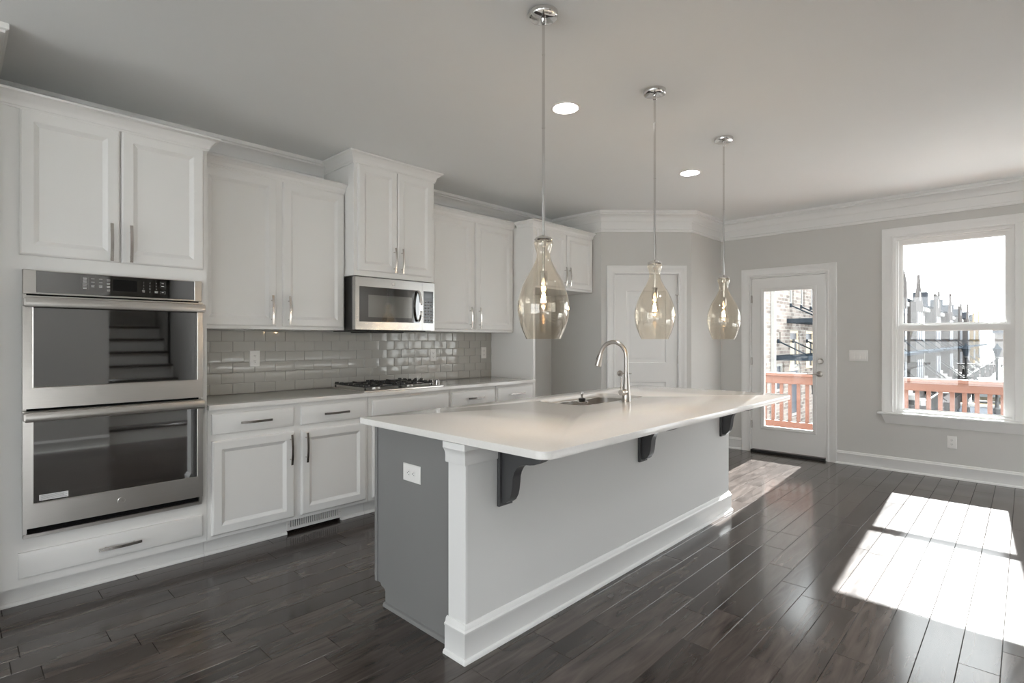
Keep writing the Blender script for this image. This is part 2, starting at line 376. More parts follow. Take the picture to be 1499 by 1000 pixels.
# crown mouldings of the room
CROWN = [(0, 2.515), (.011, 2.515), (.015, 2.522), (.015, 2.538), (.009, 2.545), (.006, 2.547), (.006, 2.628), (.012, 2.634), (.014, 2.65), (.022, 2.668),
         (.036, 2.686), (.054, 2.698), (.066, 2.702), (.068, 2.712), (.08, 2.718), (.08, ZC), (0, ZC)]
S('trim_1', MB().sweep([(-4.2, 3.41), (.11, 3.41), (.11, YB), (2.115, YB)], CROWN), TRIM, 'white crown moulding above the oven and left wall cabinets', 'crown moulding')
S('trim_2', MB().sweep([(2.885, YB), (5.03, YB), (5.03, 3.43), (5.745, 2.715), (XF, 2.715), (XF, -2.4)], CROWN), TRIM, 'white crown moulding around the pantry corner and far wall', 'crown moulding')
BASE = [(0, 0), (.026, 0), (.026, .006), (.022, .014), (.014, .018), (.014, .105), (.017, .11), (.017, .116), (.011, .122), (.009, .133), (.004, .138), (0, .139)]
S('baseboard_far', MB().sweep([(XF, 1.474), (XF, -2.4)], BASE), TRIM, 'tall white baseboard under the window', 'baseboard')
S('baseboard_pantry', MB().sweep([(5.03, YB), (5.03, 3.43), (5.03 + .058 * .7071, 3.43 - .058 * .7071)], BASE), TRIM, 'white baseboard left of the pantry door', 'baseboard')
q = A0 + AD * .958
S('baseboard_corner', MB().sweep([(q.x, q.y), (5.745, 2.715), (XF, 2.715), (XF, 2.463)], BASE), TRIM, 'white baseboard between pantry door and glass door', 'baseboard')
S('baseboard_right', MB().sweep([(XF, -2.4), (2.43, -2.4), (2.43, -1.2), (2.33, -1.2)], BASE), TRIM, 'white baseboard around the dining area', 'baseboard')
S('baseboard_opposite', MB().sweep([(1.37, -1.2), (-4.2, -1.2), (-4.2, 3.41), (.11, 3.41)], BASE), TRIM, 'white baseboard around the living area', 'baseboard')
# ------------------------------------------------------------------ windows
CAS = [(0, 0), (0, .010), (.006, .014), (.016, .014), (.020, .010), (.060, .014), (.070, .020), (.092, .020), (.094, .016), (.094, 0)]   # (outward from opening, depth)
def casing(mb, fn, u0, u1, v0, v1, prof=CAS, mi=0):
    # three-sided casing (left, head, right) round an opening
    rings = []
    for o, d in prof:
        rings.append([fn(u0 - o, v0, d), fn(u0 - o, v1 + o, d), fn(u1 + o, v1 + o, d), fn(u1 + o, v0, d)])
    rings = [[r[i] for r in rings] for i in range(4)]
    mb.loops(rings, True, True, mi)
def sash(mb, y0, y1, z0, z1, x, fr, br, tr, t=.034):
    # sash frame around the glass; x = room side face
    fnf = lambda u, v, d=0: (x + d, u, v)
    us = [y0, y0 + fr, y1 - fr, y1]; vs = [z0, z0 + br, z1 - tr, z1]
    mb.holed(us, vs, [(us[1], us[2], vs[1], vs[2])], fnf, t)
    # glazing bead
    mb.loops([[(x + .003, a, b) for a, b in ((us[1] - .001, vs[1] - .001), (us[2] + .001, vs[1] - .001), (us[2] + .001, vs[2] + .001), (us[1] - .001, vs[2] + .001))],
              [(x + .012, a, b) for a, b in ((us[1] + .008, vs[1] + .008), (us[2] - .008, vs[1] + .008), (us[2] - .008, vs[2] - .008), (us[1] + .008, vs[2] - .008))]], False, False)
def make_window(n, W, label, both):
    y0, y1, z0, z1 = W
    root = thing('window_%d' % n, label, 'window', (XF, (y0 + y1) / 2, z0), None, 'structure')
    fnf = lambda u, v, d=0: (XF + d, u, v)
    j = MB(); t = .022
    j.holed([y0, y0 + t, y1 - t, y1], [z0, z0 + t, z1 - t, z1], [(y0 + t, y1 - t, z0 + t, z1 - t)], lambda u, v, d: (XF + .004 + d, u, v), .15)
    j.holed([y0 + t, y0 + t + .014, y1 - t - .014, y1 - t], [z0 + t, z0 + t + .004, z1 - t - .014, z1 - t], [(y0 + t + .014, y1 - t - .014, z0 + t + .004, z1 - t - .014)], lambda u, v, d: (XF + .035 + d, u, v), .012)
    j.box(XF + .047, XF + .087, y0 + t, y0 + t + .013, 1.456, z1 - t).box(XF + .047, XF + .087, y1 - t - .013, y1 - t, 1.456, z1 - t)
    P('window_frame', j, TRIM, root)
    ya, yb = y0 + t + .002, y1 - t - .002
    zl, zm = z0 + t, 1.452
    up = MB(); sash(up, ya + .008, yb - .008, 1.418, z1 - t, XF + .088, .031, .052, .045); us = P('upper_sash', up, TRIM, root)
    P('glass_pane', MB().box(XF + .103, XF + .107, ya + .037, yb - .037, 1.466, z1 - t - .041), PANE, us)
    lo = MB(); sash(lo, ya, yb, zl, zm, XF + .05, .049, .012, .046); ls = P('lower_sash', lo, TRIM, root)
    P('glass_pane', MB().box(XF + .065, XF + .069, ya + .045, yb - .045, zl + .008, zm - .042), PANE, ls)
    for f in (.24, .8):
        yy = ya + (yb - ya) * (1 - f); k = MB().box(XF + .052, XF + .082, yy - .03, yy + .03, zm, zm + .006, .002).box(XF + .058, XF + .074, yy - .012, yy + .02, zm + .006, zm + .016, .003)
        P('sash_lock', k, TRIM, root)
    return root
win1 = make_window(1, W1, 'tall white double-hung window on the far wall, view of row houses', True)
win2 = make_window(2, W2, 'second double-hung window just beyond the right picture edge', False)
win3 = make_window(3, W3, 'third double-hung window, farther right beyond the picture edge', False)
c = MB(); fx = fnX(XF); casing(c, fx, W3[0], W1[1], .585, 2.335)
P('casing', c, TRIM, win1)
P('mullion', MB().box(XF - .016, XF, W2[1] - .004, W1[0] + .004, .585, 2.339, .003), TRIM, win1)
P('mullion', MB().box(XF - .016, XF, W3[1] - .004, W2[0] + .004, .585, 2.339, .003), TRIM, win2)
st = MB(); st.prism([(-.055, .563), (-.062, .568), (-.064, .575), (-.062, .582), (-.056, .586), (.05, .586), (.05, .563)], lambda u, v, w: (XF + u, w, v), -2.035, 1.094)
P('stool', st, TRIM, win1)
ap = MB(); ap.loops([[(XF, 1.03, .473), (XF, 1.062, .563), (XF, -2.0, .563), (XF, -1.97, .473)], [(XF - .014, 1.03, .473), (XF - .014, 1.062, .563), (XF - .014, -2.0, .563), (XF - .014, -1.97, .473)],
                     [(XF - .02, 1.034, .482), (XF - .045, 1.062, .5629), (XF - .045, -2.0, .5629), (XF - .02, -1.974, .482)]])
P('apron', ap, TRIM, win1)
def added_window(n, fn, W, label):  # unseen windows added to let in extra daylight
    a, b, c_, d = W; mid = (a + b) / 2
    r = thing('window_%d' % n, label, 'window', fn(mid, c_, 0), None, 'structure'); m_ = MB()
    zm = (c_ + d) / 2
    m_.holed([a, a + .05, mid - .03, mid + .03, b - .05, b], [c_, c_ + .05, zm - .03, zm + .03, d - .05, d],
             [(a + .05, mid - .03, c_ + .05, zm - .03), (mid + .03, b - .05, c_ + .05, zm - .03), (a + .05, mid - .03, zm + .03, d - .05), (mid + .03, b - .05, zm + .03, d - .05)], lambda u, v, w: fn(u, v, .05 + w), .05)
    P('window_frame', m_, TRIM, r)
    g = MB(); g.face([fn(a, c_, .075), fn(b, c_, .075), fn(b, d, .075), fn(a, d, .075)]); P('glass_pane', g, PANE, r)
added_window(6, lambda u, v, d=0: (u, -2.4 - d, v), RW, 'added low wide window for light in the unseen dining wall')  # unseen, added to throw low light on the island half wall
added_window(7, lambda u, v, d=0: (u, -1.2 - d, v), OW, 'added unseen glazed opening for light in the living area wall beside the camera')  # out of view, added to brighten cabinets and island end
added_window(8, lambda u, v, d=0: (u, -1.2 - d, v), OL, 'added unseen low window for light in the living area wall beside the camera')  # added below eye level to light base cabinets and floor
added_window(4, lambda u, v, d=0: (-4.2 - d, u, v), B1, 'added unseen wide window for light in the wall behind the camera')  # rear daylight opening, unseen and added as fill
added_window(5, lambda u, v, d=0: (-4.2 - d, u, v), B2, 'added unseen wide window for light in the rear wall nearer the kitchen')  # second added rear opening, out of view, more fill daylight
# ------------------------------------------------------------------ exterior glass door
d1 = thing('door_1', 'white exterior door with full-length glass, orange deck railing behind it', 'door', (XF, 1.96, 0), None, 'structure')
c = MB(); casing(c, fx, DR[0] + .006, DR[1] - .006, 0, DR[3] - .006); P('casing', c, TRIM, d1)
j = MB().holed([DR[0], DR[0] + .02, DR[1] - .02, DR[1]], [0, DR[3] - .02, DR[3]], [(DR[0] + .02, DR[1] - .02, 0, DR[3] - .02)], lambda u, v, d: (XF + .002 + d, u, v), .15)
P('door_jamb', j, TRIM, d1)
P('threshold', MB().box(XF - .03, XF + .15, DR[0] + .02, DR[1] - .02, 0, .028, .004), BLACK, d1, 'black rubber threshold')
G = (1.698, 2.212, .309, 1.874); xs = XF + .012
sl = MB(); sl.holed([DR[0] + .023, G[0], G[1], DR[1] - .023], [.034, G[2], G[3], DR[3] - .023], [G], lambda u, v, d: (xs + d, u, v), .044)
slab = P('door_slab', sl, DOORW, d1)
lf = MB()
rr = [(-.036, 0), (-.036, .010), (-.028, .014), (-.010, .012), (.002, .004), (.004, -.01)]
lf.loops([[(xs - d, G[0] + i, G[2] + i), (xs - d, G[1] - i, G[2] + i), (xs - d, G[1] - i, G[3] - i), (xs - d, G[0] + i, G[3] - i)] for i, d in rr], False, False)
P('glass_frame', lf, DOORW, slab)
P('glass_pane', MB().box(xs + .018, xs + .022, G[0] - .002, G[1] + .002, G[2] - .002, G[3] + .002), PANE, slab)
def lever(mb, fn, u, v, s):
    c0 = Vector(fn(u, v, 0)); n = (Vector(fn(u, v, 1)) - c0).normalized(); a = (Vector(fn(u + 1, v, 0)) - c0).normalized() * s
    def disc(rs):
        ux = a; uz = Vector((0, 0, 1)); mb.loops([[c0 + n * h + (ux * math.cos(2 * PI * k / 28) + uz * math.sin(2 * PI * k / 28)) * r for k in range(28)] for r, h in rs], True, True)
    disc([(.033, 0), (.033, .004), (.030, .009), (.020, .012), (.012, .014), (.011, .045), (.009, .05)])
    mb.tube([c0 + n * .046 + a * t for t in (-.008, .02, .06, .1, .118)], [.008, .008, .0075, .0065, .005], 10)
m_ = MB(); lever(m_, lambda u, v, d=0: (xs - d, u, v), 1.632, .937, 1); P('lever_handle', m_, NICKEL, d1)
m_ = MB().lathe([(0.001, -.03), (.022, -.03), (.025, -.024), (.03, -.012), (.032, 0), (.001, 0)], (xs, 1.626, 1.078), 28, axis='x'); m_.box(xs - .042, xs - .028, 1.622, 1.630, 1.066, 1.09, .002)
P('deadbolt', m_, NICKEL, d1)
for zz in (.32, 1.06, 1.79):
    P('hinge', MB().box(XF - .009, XF + .02, DR[1] - .030, DR[1] - .016, zz - .045, zz + .045, .003), NICKEL, d1)
# ------------------------------------------------------------------ pantry door on the angled wall
d2 = thing('door_2', 'white two-panel pantry door in the angled corner wall', 'door', fnA(.508, 0), None, 'structure')
c = MB(); casing(c, fnA, .154, .862, 0, 2.046); P('casing', c, TRIM, d2)
j = MB().holed([.148, .155, .861, .868], [0, 2.045, 2.052], [(.155, .861, 0, 2.045)], lambda u, v, d: fnA(u, v, -.002 - d), .096); P('door_jamb', j, TRIM, d2)
def pdoor():
    m_ = MB(); t0, t1, z0, z1 = .158, .858, .012, 2.042; f = lambda u, v, d=0: fnA(u, v, d - .012)
    pans = [(t0 + .128, t1 - .128, 1.056, 1.86), (t0 + .128, t1 - .128, .25, .84)]
    m_.holed([t0, pans[0][0], pans[0][1], t1], [z0, .25, .84, 1.056, 1.86, z1], pans, lambda u, v, d: f(u, v, -d), .036)
    for a, b, c_, d_ in pans:
        m_.loops([[f(a + i, c_ + i, e), f(b - i, c_ + i, e), f(b - i, d_ - i, e), f(a + i, d_ - i, e)] for i, e in ((0, 0), (.006, -.007), (.018, -.009), (.028, -.009), (.05, -.002), (.055, -.0015))], False, True)
    return m_
slab2 = P('door_slab', pdoor(), DOORW, d2)
m_ = MB(); lever(m_, lambda u, v, d=0: fnA(u, v, d - .012), .212, .937, 1); P('lever_handle', m_, NICKEL, d2)
for zz in (.25, 1.09, 1.765):
    h = MB(); cc = fnA(.862, zz - .045, .002); h.lathe([(.0065, 0), (.0065, .09)], cc, 12, cap0=True, cap1=True)
    if zz > 1.7: h.tube([fnA(.862, zz + .045, .004), fnA(.83, zz + .045, .035), fnA(.82, zz + .045, .042)], .004, 8)
    P('hinge', h, NICKEL, d2)
# ================================================================== CABINETS
def pull(parent, x, z, y, vert, L=.2):
    mb = MB(); n = 10; hw = .007
    def pt(s, o, wdt): return (x + wdt, y - o, z + s) if vert else (x + s, y - o, z + wdt)
    rings = []
    for i in range(n + 1):
        s = (i / n - .5) * L; o = .026 + .010 * math.cos(PI * (i / n - .5)) ** 1.0
        rings.append([pt(s, o - .003, -hw), pt(s, o - .003, hw), pt(s, o + .003, hw), pt(s, o + .003, -hw)])
    mb.loops(rings)
    for s in (-L * .33, L * .33):
        a = Vector(pt(s, 0, 0)); b = Vector(pt(s, .033, 0)); mb.tube([a, b], .0042, 8)
    return P('handle', mb, PULL, parent)
RAISED = [(.0, 0), (0, .014), (.005, .019), (.008, .0195), (.009, .021), (.052, .021), (.056, .0185), (.058, .0165), (.072, .010), (.074, .008), (.0745, .0085)]
SLABF = [(0, 0), (0, .012), (.004, .0155), (.006, .016), (.016, .0205), (.018, .021)]
def cab_door(parent, x0, x1, z0, z1, yf, hx=None, hz=None, name='door', prof=RAISED):
    o = P(name, MB().panel(fnY(yf), x0, x1, z0, z1, prof), WHITE, parent)
    if hx is not None: pull(o, hx, hz, yf - .021, True)
    return o
def drawer(parent, x0, x1, z0, z1, yf, handle=True, name='drawer'):
    o = P(name, MB().panel(fnY(yf), x0, x1, z0, z1, SLABF), WHITE, parent)
    if handle: pull(o, (x0 + x1) / 2, (z0 + z1) / 2, yf - .021, False, .19)
    return o
def cab_crown(z, hgt, proj):
    return [(0, z), (.006, z), (.008, z + hgt * .12), (.012, z + hgt * .16), (.014, z + hgt * .3), (proj * .35, z + hgt * .5), (proj * .7, z + hgt * .72), (proj * .78, z + hgt * .78), (proj * .9, z + hgt * .82), (proj, z + hgt * .86), (proj, z + hgt), (0, z + hgt)]
YF = 3.55          # face of tall and base cabinets
YU = 3.82          # face of wall cabinets
# tall oven cabinet
oc = thing('oven_cabinet', 'tall white cabinet housing the two wall ovens, two doors above, wide drawer below', 'cabinet', (.59, YF, 0))
OX0, OX1, OZ0, OZ1 = .262, 1.02, .352, 1.652
body = MB().holed([.112, OX0, OX1, 1.068], [.105, OZ0, OZ1, 2.455], [(OX0, OX1, OZ0, OZ1)], lambda u, v, d: (u, YF + d, v), .02)
body.box(.112, .13, YF + .02, YB - .002, .105, 2.455).box(1.05, 1.068, YF + .02, YB - .002, .105, 2.455).box(.13, 1.05, YB - .02, YB - .002, .105, 2.455).box(.13, 1.05, YF + .02, YB - .02, 2.43, 2.455).box(.13, 1.05, YF + .02, YB - .02, .105, .125)
body.box(.112, .2, YF - .003, YF, .105, 2.455)
P('body', body, WHITE, oc)
P('crown_moulding', MB().sweep([(.112, YF), (1.068, YF), (1.068, YU - .06)], cab_crown(2.44, .075, .06)), WHITE, oc)
P('toe_kick', MB().box(.112, 1.068, 3.612, 3.63, 0, .105).sweep([(.112, 3.612), (1.068, 3.612)], [(0, 0), (.014, 0), (.014, .008), (.008, .017), (0, .02)]), WHITE, oc)
cab_door(oc, .236, .637, 1.728, 2.438, YF, .598, 1.83); cab_door(oc, .645, 1.046, 1.728, 2.438, YF, .684, 1.83)
drawer(oc, .232, 1.042, .148, .272, YF)
# wall cabinets
def wall_cab(name, x0, x1, z0, z1, yf, label, doors, hz, crown_path, ctop):
    r = thing(name, label, 'cabinet', ((x0 + x1) / 2, yf, z0), 'white wall cabinets')
    b = MB().box(x0, x1, yf, YB - .001, z0, z1, .002); P('body', b, WHITE, r)
    P('crown_moulding', MB().sweep(crown_path, cab_crown(ctop - .062, .062, .05)), WHITE, r)
    for a, b_, hx in doors: cab_door(r, a, b_, z0 + .022, z1 - .03, yf, hx, hz)
    return r
wall_cab('wall_cabinet', 1.07, 2.118, 1.385, 2.46, YU, 'white two-door wall cabinet between ovens and microwave', [(1.10, 1.588, 1.553), (1.636, 2.104, 1.672)], 1.52, [(1.07, YU), (2.118, YU)], 2.505)
mc = thing('microwave_cabinet', 'tallest white wall cabinet, above the microwave, reaching the ceiling', 'cabinet', (2.5, 3.685, 1.8), 'white wall cabinets')
YM = 3.685
P('body', MB().box(2.12, 2.882, YM, YB - .001, 1.803, 2.70, .002), WHITE, mc)
P('crown_moulding', MB().sweep([(2.12, YB - .006), (2.12, YM), (2.882, YM), (2.882, YB - .006)], cab_crown(2.655, .085, .058)), WHITE, mc)
cab_door(mc, 2.148, 2.498, 1.845, 2.655, YM, 2.465, 1.945); cab_door(mc, 2.504, 2.854, 1.845, 2.655, YM, 2.537, 1.945)
wall_cab('wall_cabinet', 2.886, 4.012, 1.385, 2.46, YU, 'white two-door wall cabinet between microwave and refrigerator panel', [(2.915, 3.436, 3.40), (3.48, 3.985, 3.515)], 1.52, [(2.886, YU), (4.012, YU)], 2.505)
fc = thing('refrigerator_cabinet', 'white cabinet over the empty refrigerator recess with a full-height side panel', 'cabinet', (4.53, YF, 0), 'white wall cabinets')
P('side_panel', MB().box(4.015, 4.05, YF, YB - .001, 0, 2.455, .0015), WHITE, fc)
P('body', MB().box(4.05, 5.029, YF, YB - .001, 1.838, 2.455, .002), WHITE, fc)
P('crown_moulding', MB().sweep([(4.015, YU - .055), (4.015, YF), (5.029, YF)], cab_crown(2.443, .062, .05)), WHITE, fc)
cab_door(fc, 4.075, 4.53, 1.862, 2.425, YF, 4.497, 1.98); cab_door(fc, 4.536, 5.0, 1.862, 2.425, YF, 4.57, 1.98)
# base cabinets
def base_cab(x0, x1, label):
    r = thing('base_cabinet', label, 'cabinet', ((x0 + x1) / 2, YF, 0), 'white base cabinets')
    P('body', MB().box(x0, x1, YF, YB - .001, .105, .8895, .0015), WHITE, r)
    return r
def toe(r, segs):
    for a, b in segs:
        P('toe_kick', MB().box(a, b, 3.612, 3.63, 0, .105).sweep([(a, 3.612), (b, 3.612)], [(0, 0), (.014, 0), (.014, .008), (.008, .017), (0, .02)]), WHITE, r)
r = base_cab(1.07, 2.158, 'white base cabinet beside the ovens, two drawers over two doors'); toe(r, [(1.07, 1.575), (1.975, 2.158)])
P('vent_recess', MB().box(1.575, 1.975, 3.66, 3.67, 0, .105), DARKGAP, r)
drawer(r, 1.092, 1.593, .738, .862, YF); drawer(r, 1.644, 2.134, .738, .862, YF)
cab_door(r, 1.092, 1.593, .13, .70, YF, 1.566, .585); cab_door(r, 1.644, 2.134, .13, .70, YF, 1.672, .585)
r = base_cab(2.16, 2.944, 'white base cabinet under the gas cooktop with a plain false front'); toe(r, [(2.16, 2.944)])
drawer(r, 2.192, 2.92, .738, .862, YF, False, 'false_front')
cab_door(r, 2.192, 2.548, .13, .70, YF, 2.52, .585); cab_door(r, 2.554, 2.92, .13, .70, YF, 2.582, .585)
r = base_cab(2.946, 3.492, 'white base cabinet right of the cooktop, second drawer from the refrigerator panel'); toe(r, [(2.946, 3.492)])
drawer(r, 2.966, 3.47, .738, .862, YF); cab_door(r, 2.966, 3.47, .13, .70, YF, 3.0, .585)
r = base_cab(3.494, 4.014, 'white base cabinet against the refrigerator side panel'); toe(r, [(3.494, 4.014)])
drawer(r, 3.516, 3.995, .738, .862, YF); cab_door(r, 3.516, 3.995, .13, .70, YF, 3.55, .585)
# floor vent register set in the toe kick
vr = thing('vent_register', 'white slotted vent register in the toe kick below the base cabinet', 'vent', (1.775, 3.61, .02))
g = MB(); vz0, vz1 = .022, .1; x = 1.60; us = [1.577]; hl = []
while x < 1.945: us += [x, x + .008]; hl.append((x, x + .008, .04, .094)); x += .0155
us.append(1.973)
g.holed(us, [vz0, .04, .094, vz1], hl, lambda u, v, d: (u, 3.606 + d, v), .012); P('grille', g, PLATE, vr)
for xx in (1.588, 1.963): P('screw', MB().lathe([(.004, -.002), (.003, -.003), (.0005, -.003)], (xx, 3.606, .066), 10, axis='y', cap0=True, cap1=True), STEEL, vr)
# ------------------------------------------------------------------ countertops
ZT = .92
ct = P('countertop', slab_mesh(rrect(1.07, 4.013, 3.512, YB - .001, (.0005,) * 4, 1), None, .89, ZT), QUARTZ)
tagp(ct, 'pale quartz worktop along the wall, carrying the gas cooktop', 'countertop')
SX0, SX1, SY0, SY1 = 2.60, 3.335, 1.905, 2.275
ic = P('island_countertop', slab_mesh(rrect(1.432, 4.165, 1.208, 2.44, (.015, .015, .05, .06), 8), rrect(SX0, SX1, SY0, SY1, (.07,) * 4, 8), .89, ZT), QUARTZ)
tagp(ic, 'long pale quartz island worktop with rounded corners and sink cutout', 'countertop')
# ------------------------------------------------------------------ tile backsplash
def backsplash():
    mb = MB(); tw, th, gp = .1524, .0762, .0024; z = ZT + .001; row = 0
    mb.box(1.07, 4.014, YB - .004, YB - .0005, ZT + .0005, 1.3845, 0, 1)
    outs = [(1.568, 1.172), (3.229, 1.165), (3.898, 1.176)]
    while z < 1.383:
        z1 = min(z + th - gp, 1.3842); x = 1.07 - (.11 if row % 2 == 0 else .034)
        while x < 4.014:
            a, b = max(x, 1.0705), min(x + tw - gp, 4.0135)
            if b - a > .01:
                e = .0022; y0 = YB - .004; tx, tz = random.gauss(0, .0004), random.gauss(0, .0003)
                def pt(u, v, d): return (u, y0 - d - (tx * ((u - a) / (b - a) - .5) + tz * ((v - z) / (z1 - z) - .5) if d > .0043 else 0), v)
                mb.panel(pt, a, b, z, z1, [(0, 0), (0, .0040), (e * .4, .0047), (e, .0051), (e + .002, .0052)])
            x += tw
        z += th; row += 1
    return mb
bs = P('tile_backsplash', backsplash(), [TILE, GROUT], ang=20)
tagp(bs, 'grey glossy subway tile backsplash between worktop and wall cabinets', 'backsplash')
# ------------------------------------------------------------------ outlets and switches (built facing -Y at origin, then turned)
def outlet(label, loc, rotz, horiz=False, big=1.0, copy_of=None):
    if copy_of: return copy_thing(copy_of, loc, label, rotz)
    r = thing('electrical_outlet', label, 'outlet', (0, 0, 0), 'white wall outlets')
    f = (lambda u, v, d=0: (v, -d, -u)) if horiz else (lambda u, v, d=0: (u, -d, v))
    w_, h_ = .036 * big, .059 * big
    P('cover_plate', MB().panel(f, -w_, w_, -h_, h_, [(0, 0), (0, .003), (.004, .006), (.006, .0062)]), PLATE, r)
    for s in (1, -1):
        m_ = MB(); pts = []
        for k in range(24):
            a = 2 * PI * k / 24; pts.append((.0168 * math.cos(a), max(-.0125, min(.0125, .0168 * math.sin(a)))))
        m_.loops([[f(u, v + s * .0195, d) for u, v in pts] for d in (.006, .0078)])
        rec = P('receptacle', m_, PLATE, r)
        k_ = MB()
        for u, v, a, b in ((-.0062, .0035, .0011, .004), (.0062, .0035, .0011, .0033)):
            k_.panel(f, u - a, u + a, s * .0195 + v - b, s * .0195 + v + b, [(0, .0079), (0, .0083)])
        hh = [(.0024 * math.cos(2 * PI * q_ / 10), .0026 * math.sin(2 * PI * q_ / 10) - .0065 + s * .0195) for q_ in range(10)]
        k_.loops([[f(u, v, d) for u, v in hh] for d in (.0079, .0083)])
        P('slot', k_, SLOT, rec)
    P('screw', MB().loops([[f(.003 * math.cos(2 * PI * q_ / 10), .003 * math.sin(2 * PI * q_ / 10), d) for q_ in range(10)] for d in (.006, .0072)]), PLATE, r)
    r.location = loc; r.rotation_euler = (0, 0, rotz); return r
yt = YB - .0096
o1 = outlet('white outlet in the tile backsplash nearest the ovens', (1.568, yt, 1.172), 0)
outlet('white outlet in the tile backsplash right of the cooktop', (3.229, yt, 1.165), 0, copy_of=o1)
outlet('white outlet in the tile backsplash nearest the refrigerator panel', (3.898, yt, 1.176), 0, copy_of=o1)
outlet('white outlet low on the far wall under the window', (XF, .511, .343), -PI / 2, copy_of=o1)
outlet('white sideways outlet on the charcoal end panel of the island', (1.49, 2.067, .691), -PI / 2, True, 1.12)
sw = thing('light_switch', 'white three-rocker light switch plate between glass door and window', 'switch', (XF, 1.266, 1.145))
P('cover_plate', MB().panel(fx, 1.183, 1.350, 1.088, 1.203, [(0, 0), (0, .003), (.004, .006), (.006, .0062)]), PLATE, sw)
for yy in (1.221, 1.267, 1.313):
    P('rocker', MB().loops([[(XF - .0055, a, b) for a, b in ((yy - .0165, 1.112), (yy + .0165, 1.112), (yy + .0165, 1.179), (yy - .0165, 1.179))],
                            [(XF - d, a, b) for a, b, d in ((yy - .0155, 1.113, .011), (yy + .0155, 1.113, .011), (yy + .0155, 1.178, .0065), (yy - .0155, 1.178, .0065))]]), PLATE, sw)
# ================================================================== DOUBLE OVEN
ov = thing('double_oven', 'stainless double wall oven with black glass doors in the tall cabinet', 'oven', (.64, YF, .345))
fo = fnY(YF)
P('oven_body', MB().box(OX0 + .004, OX1 - .004, YF + .002, YB - .05, .355, 1.65), DARKGAP, ov)
P('trim_frame', MB().box(.248, .262, YF - .012, YF, .345, 1.656).box(1.018, 1.032, YF - .012, YF, .345, 1.656).box(.262, 1.018, YF - .012, YF, 1.648, 1.656), STEEL, ov)
cp = P('control_panel', MB().box(.248, .297, YF - .032, YF - .001, 1.538, 1.656, .0015).box(.993, 1.032, YF - .032, YF - .001, 1.538, 1.656, .0015).box(.297, .993, YF - .028, YF - .001, 1.538, 1.545).box(.297, .993, YF - .030, YF - .001, 1.652, 1.656), STEEL, ov)
P('control_glass', MB().box(.297, .993, YF - .031, YF - .003, 1.545, 1.652, .001), BLACKG, cp)
yc = YF - .0312
fc_ = lambda u, v, d=0: (u, yc - d, v)
P('display', MB().panel(fc_, .605, .712, 1.573, 1.634, [(0, 0), (0, .0004)]), DISP, cp)
lg = MB(); ln = MB()
def bars(x, z, n, w_=.012):
    for k in range(n):
        ww = w_ * (1 - .2 * ((k * 7 + int(x * 1000)) % 3) / 2); lg.panel(fc_, x - ww, x + ww, z - k * .0065, z - k * .0065 + .0036, [(0, 0), (0, .0003)])
def outline(a, b, c_, d_):
    for q_ in ((a, b, c_, c_ + .0008), (a, b, d_ - .0008, d_), (a, a + .0008, c_, d_), (b - .0008, b, c_, d_)): ln.panel(fc_, *q_, [(0, 0), (0, .0003)])
outline(.470, .502, 1.606, 1.637); outline(.470, .502, 1.573, 1.604)
for z in (1.629, 1.615, 1.597, 1.582): bars(.486, z, 2, .0085)
for k, x in enumerate((.519, .552, .585)):
    for i, n in enumerate(((1, 1, 2), (1, 1, 2), (2, 2, 2, 2))[k]): bars(x, 1.628 - i * .0175, n, .0075)
for k, t in enumerate(('1', '2', '3', '4', '5', '6', '7', '8', '9', '0')):
    cxx, rz = ((.742, .772, .802)[k % 3], 1.626 - (k // 3) * .0165) if k < 9 else (.772, 1.5765)
    mt = text_mesh(t, .010, None, None, lambda x, y, z, cxx=cxx, rz=rz: (cxx + x, yc - .0002 - z, rz + y), .0002)
    me_ = bpy.data.meshes.new('tmp'); mt.bm.to_mesh(me_); mt.bm.free(); lg.bm.from_mesh(me_); bpy.data.meshes.remove(me_)
bars(.742, 1.580, 2, .007); bars(.802, 1.580, 2, .0095)
outline(.820, .846, 1.604, 1.636); outline(.820, .846, 1.570, 1.585); bars(.833, 1.626, 1, .008); bars(.833, 1.611, 1, .008); bars(.833, 1.576, 1, .006)
P('lettering', lg, LEGEND, cp); P('lettering_outline', ln, LINEG, cp)
def oven_door(z0, z1, gz0, gz1, hz):
    d = MB(); ya = YF - .046
    d.holed([.246, .286, 1.003, 1.034], [z0, gz0, gz1, z1], [(.286, 1.003, gz0, gz1)], lambda u, v, w_: (u, ya + w_, v), .042)
    dd = P('oven_door', d, STEEL, ov)
    P('door_glass', MB().box(.286, 1.003, ya + .001, ya + .012, gz0, gz1), BLACKG, dd)
    lip = MB(); lip.loops([[(a, ya, b) for a, b in ((.286, gz0), (1.003, gz0), (1.003, gz1), (.286, gz1))], [(a, ya - .0012, b) for a, b in ((.284, gz0 - .002), (1.005, gz0 - .002), (1.005, gz1 + .002), (.284, gz1 + .002))], [(a, ya, b) for a, b in ((.282, gz0 - .004), (1.007, gz0 - .004), (1.007, gz1 + .004), (.282, gz1 + .004))]], False, False)
    P('window_lip', lip, STEEL, dd)
    h = MB(); yh = ya - .045; sec = [(-.002, .0235), (-.010, .021), (-.0125, .012), (-.0135, 0), (-.0125, -.012), (-.010, -.021), (-.002, -.0235), (.006, -.019), (.006, .019)]
    h.loops([[(x, yh + a, hz + b) for a, b in sec] for x in (.252, 1.028)])
    hd = P('handle', h, STEEL, dd)
    for x in (.246, 1.022):
        P('handle_bracket', MB().box(x, x + .012, yh - .006, ya, hz - .018, hz + .018, .002), STEEL, hd)
    return dd
oven_door(.975, 1.528, 1.080, 1.50, 1.494)
od = oven_door(.392, .962, .513, .925, .938)
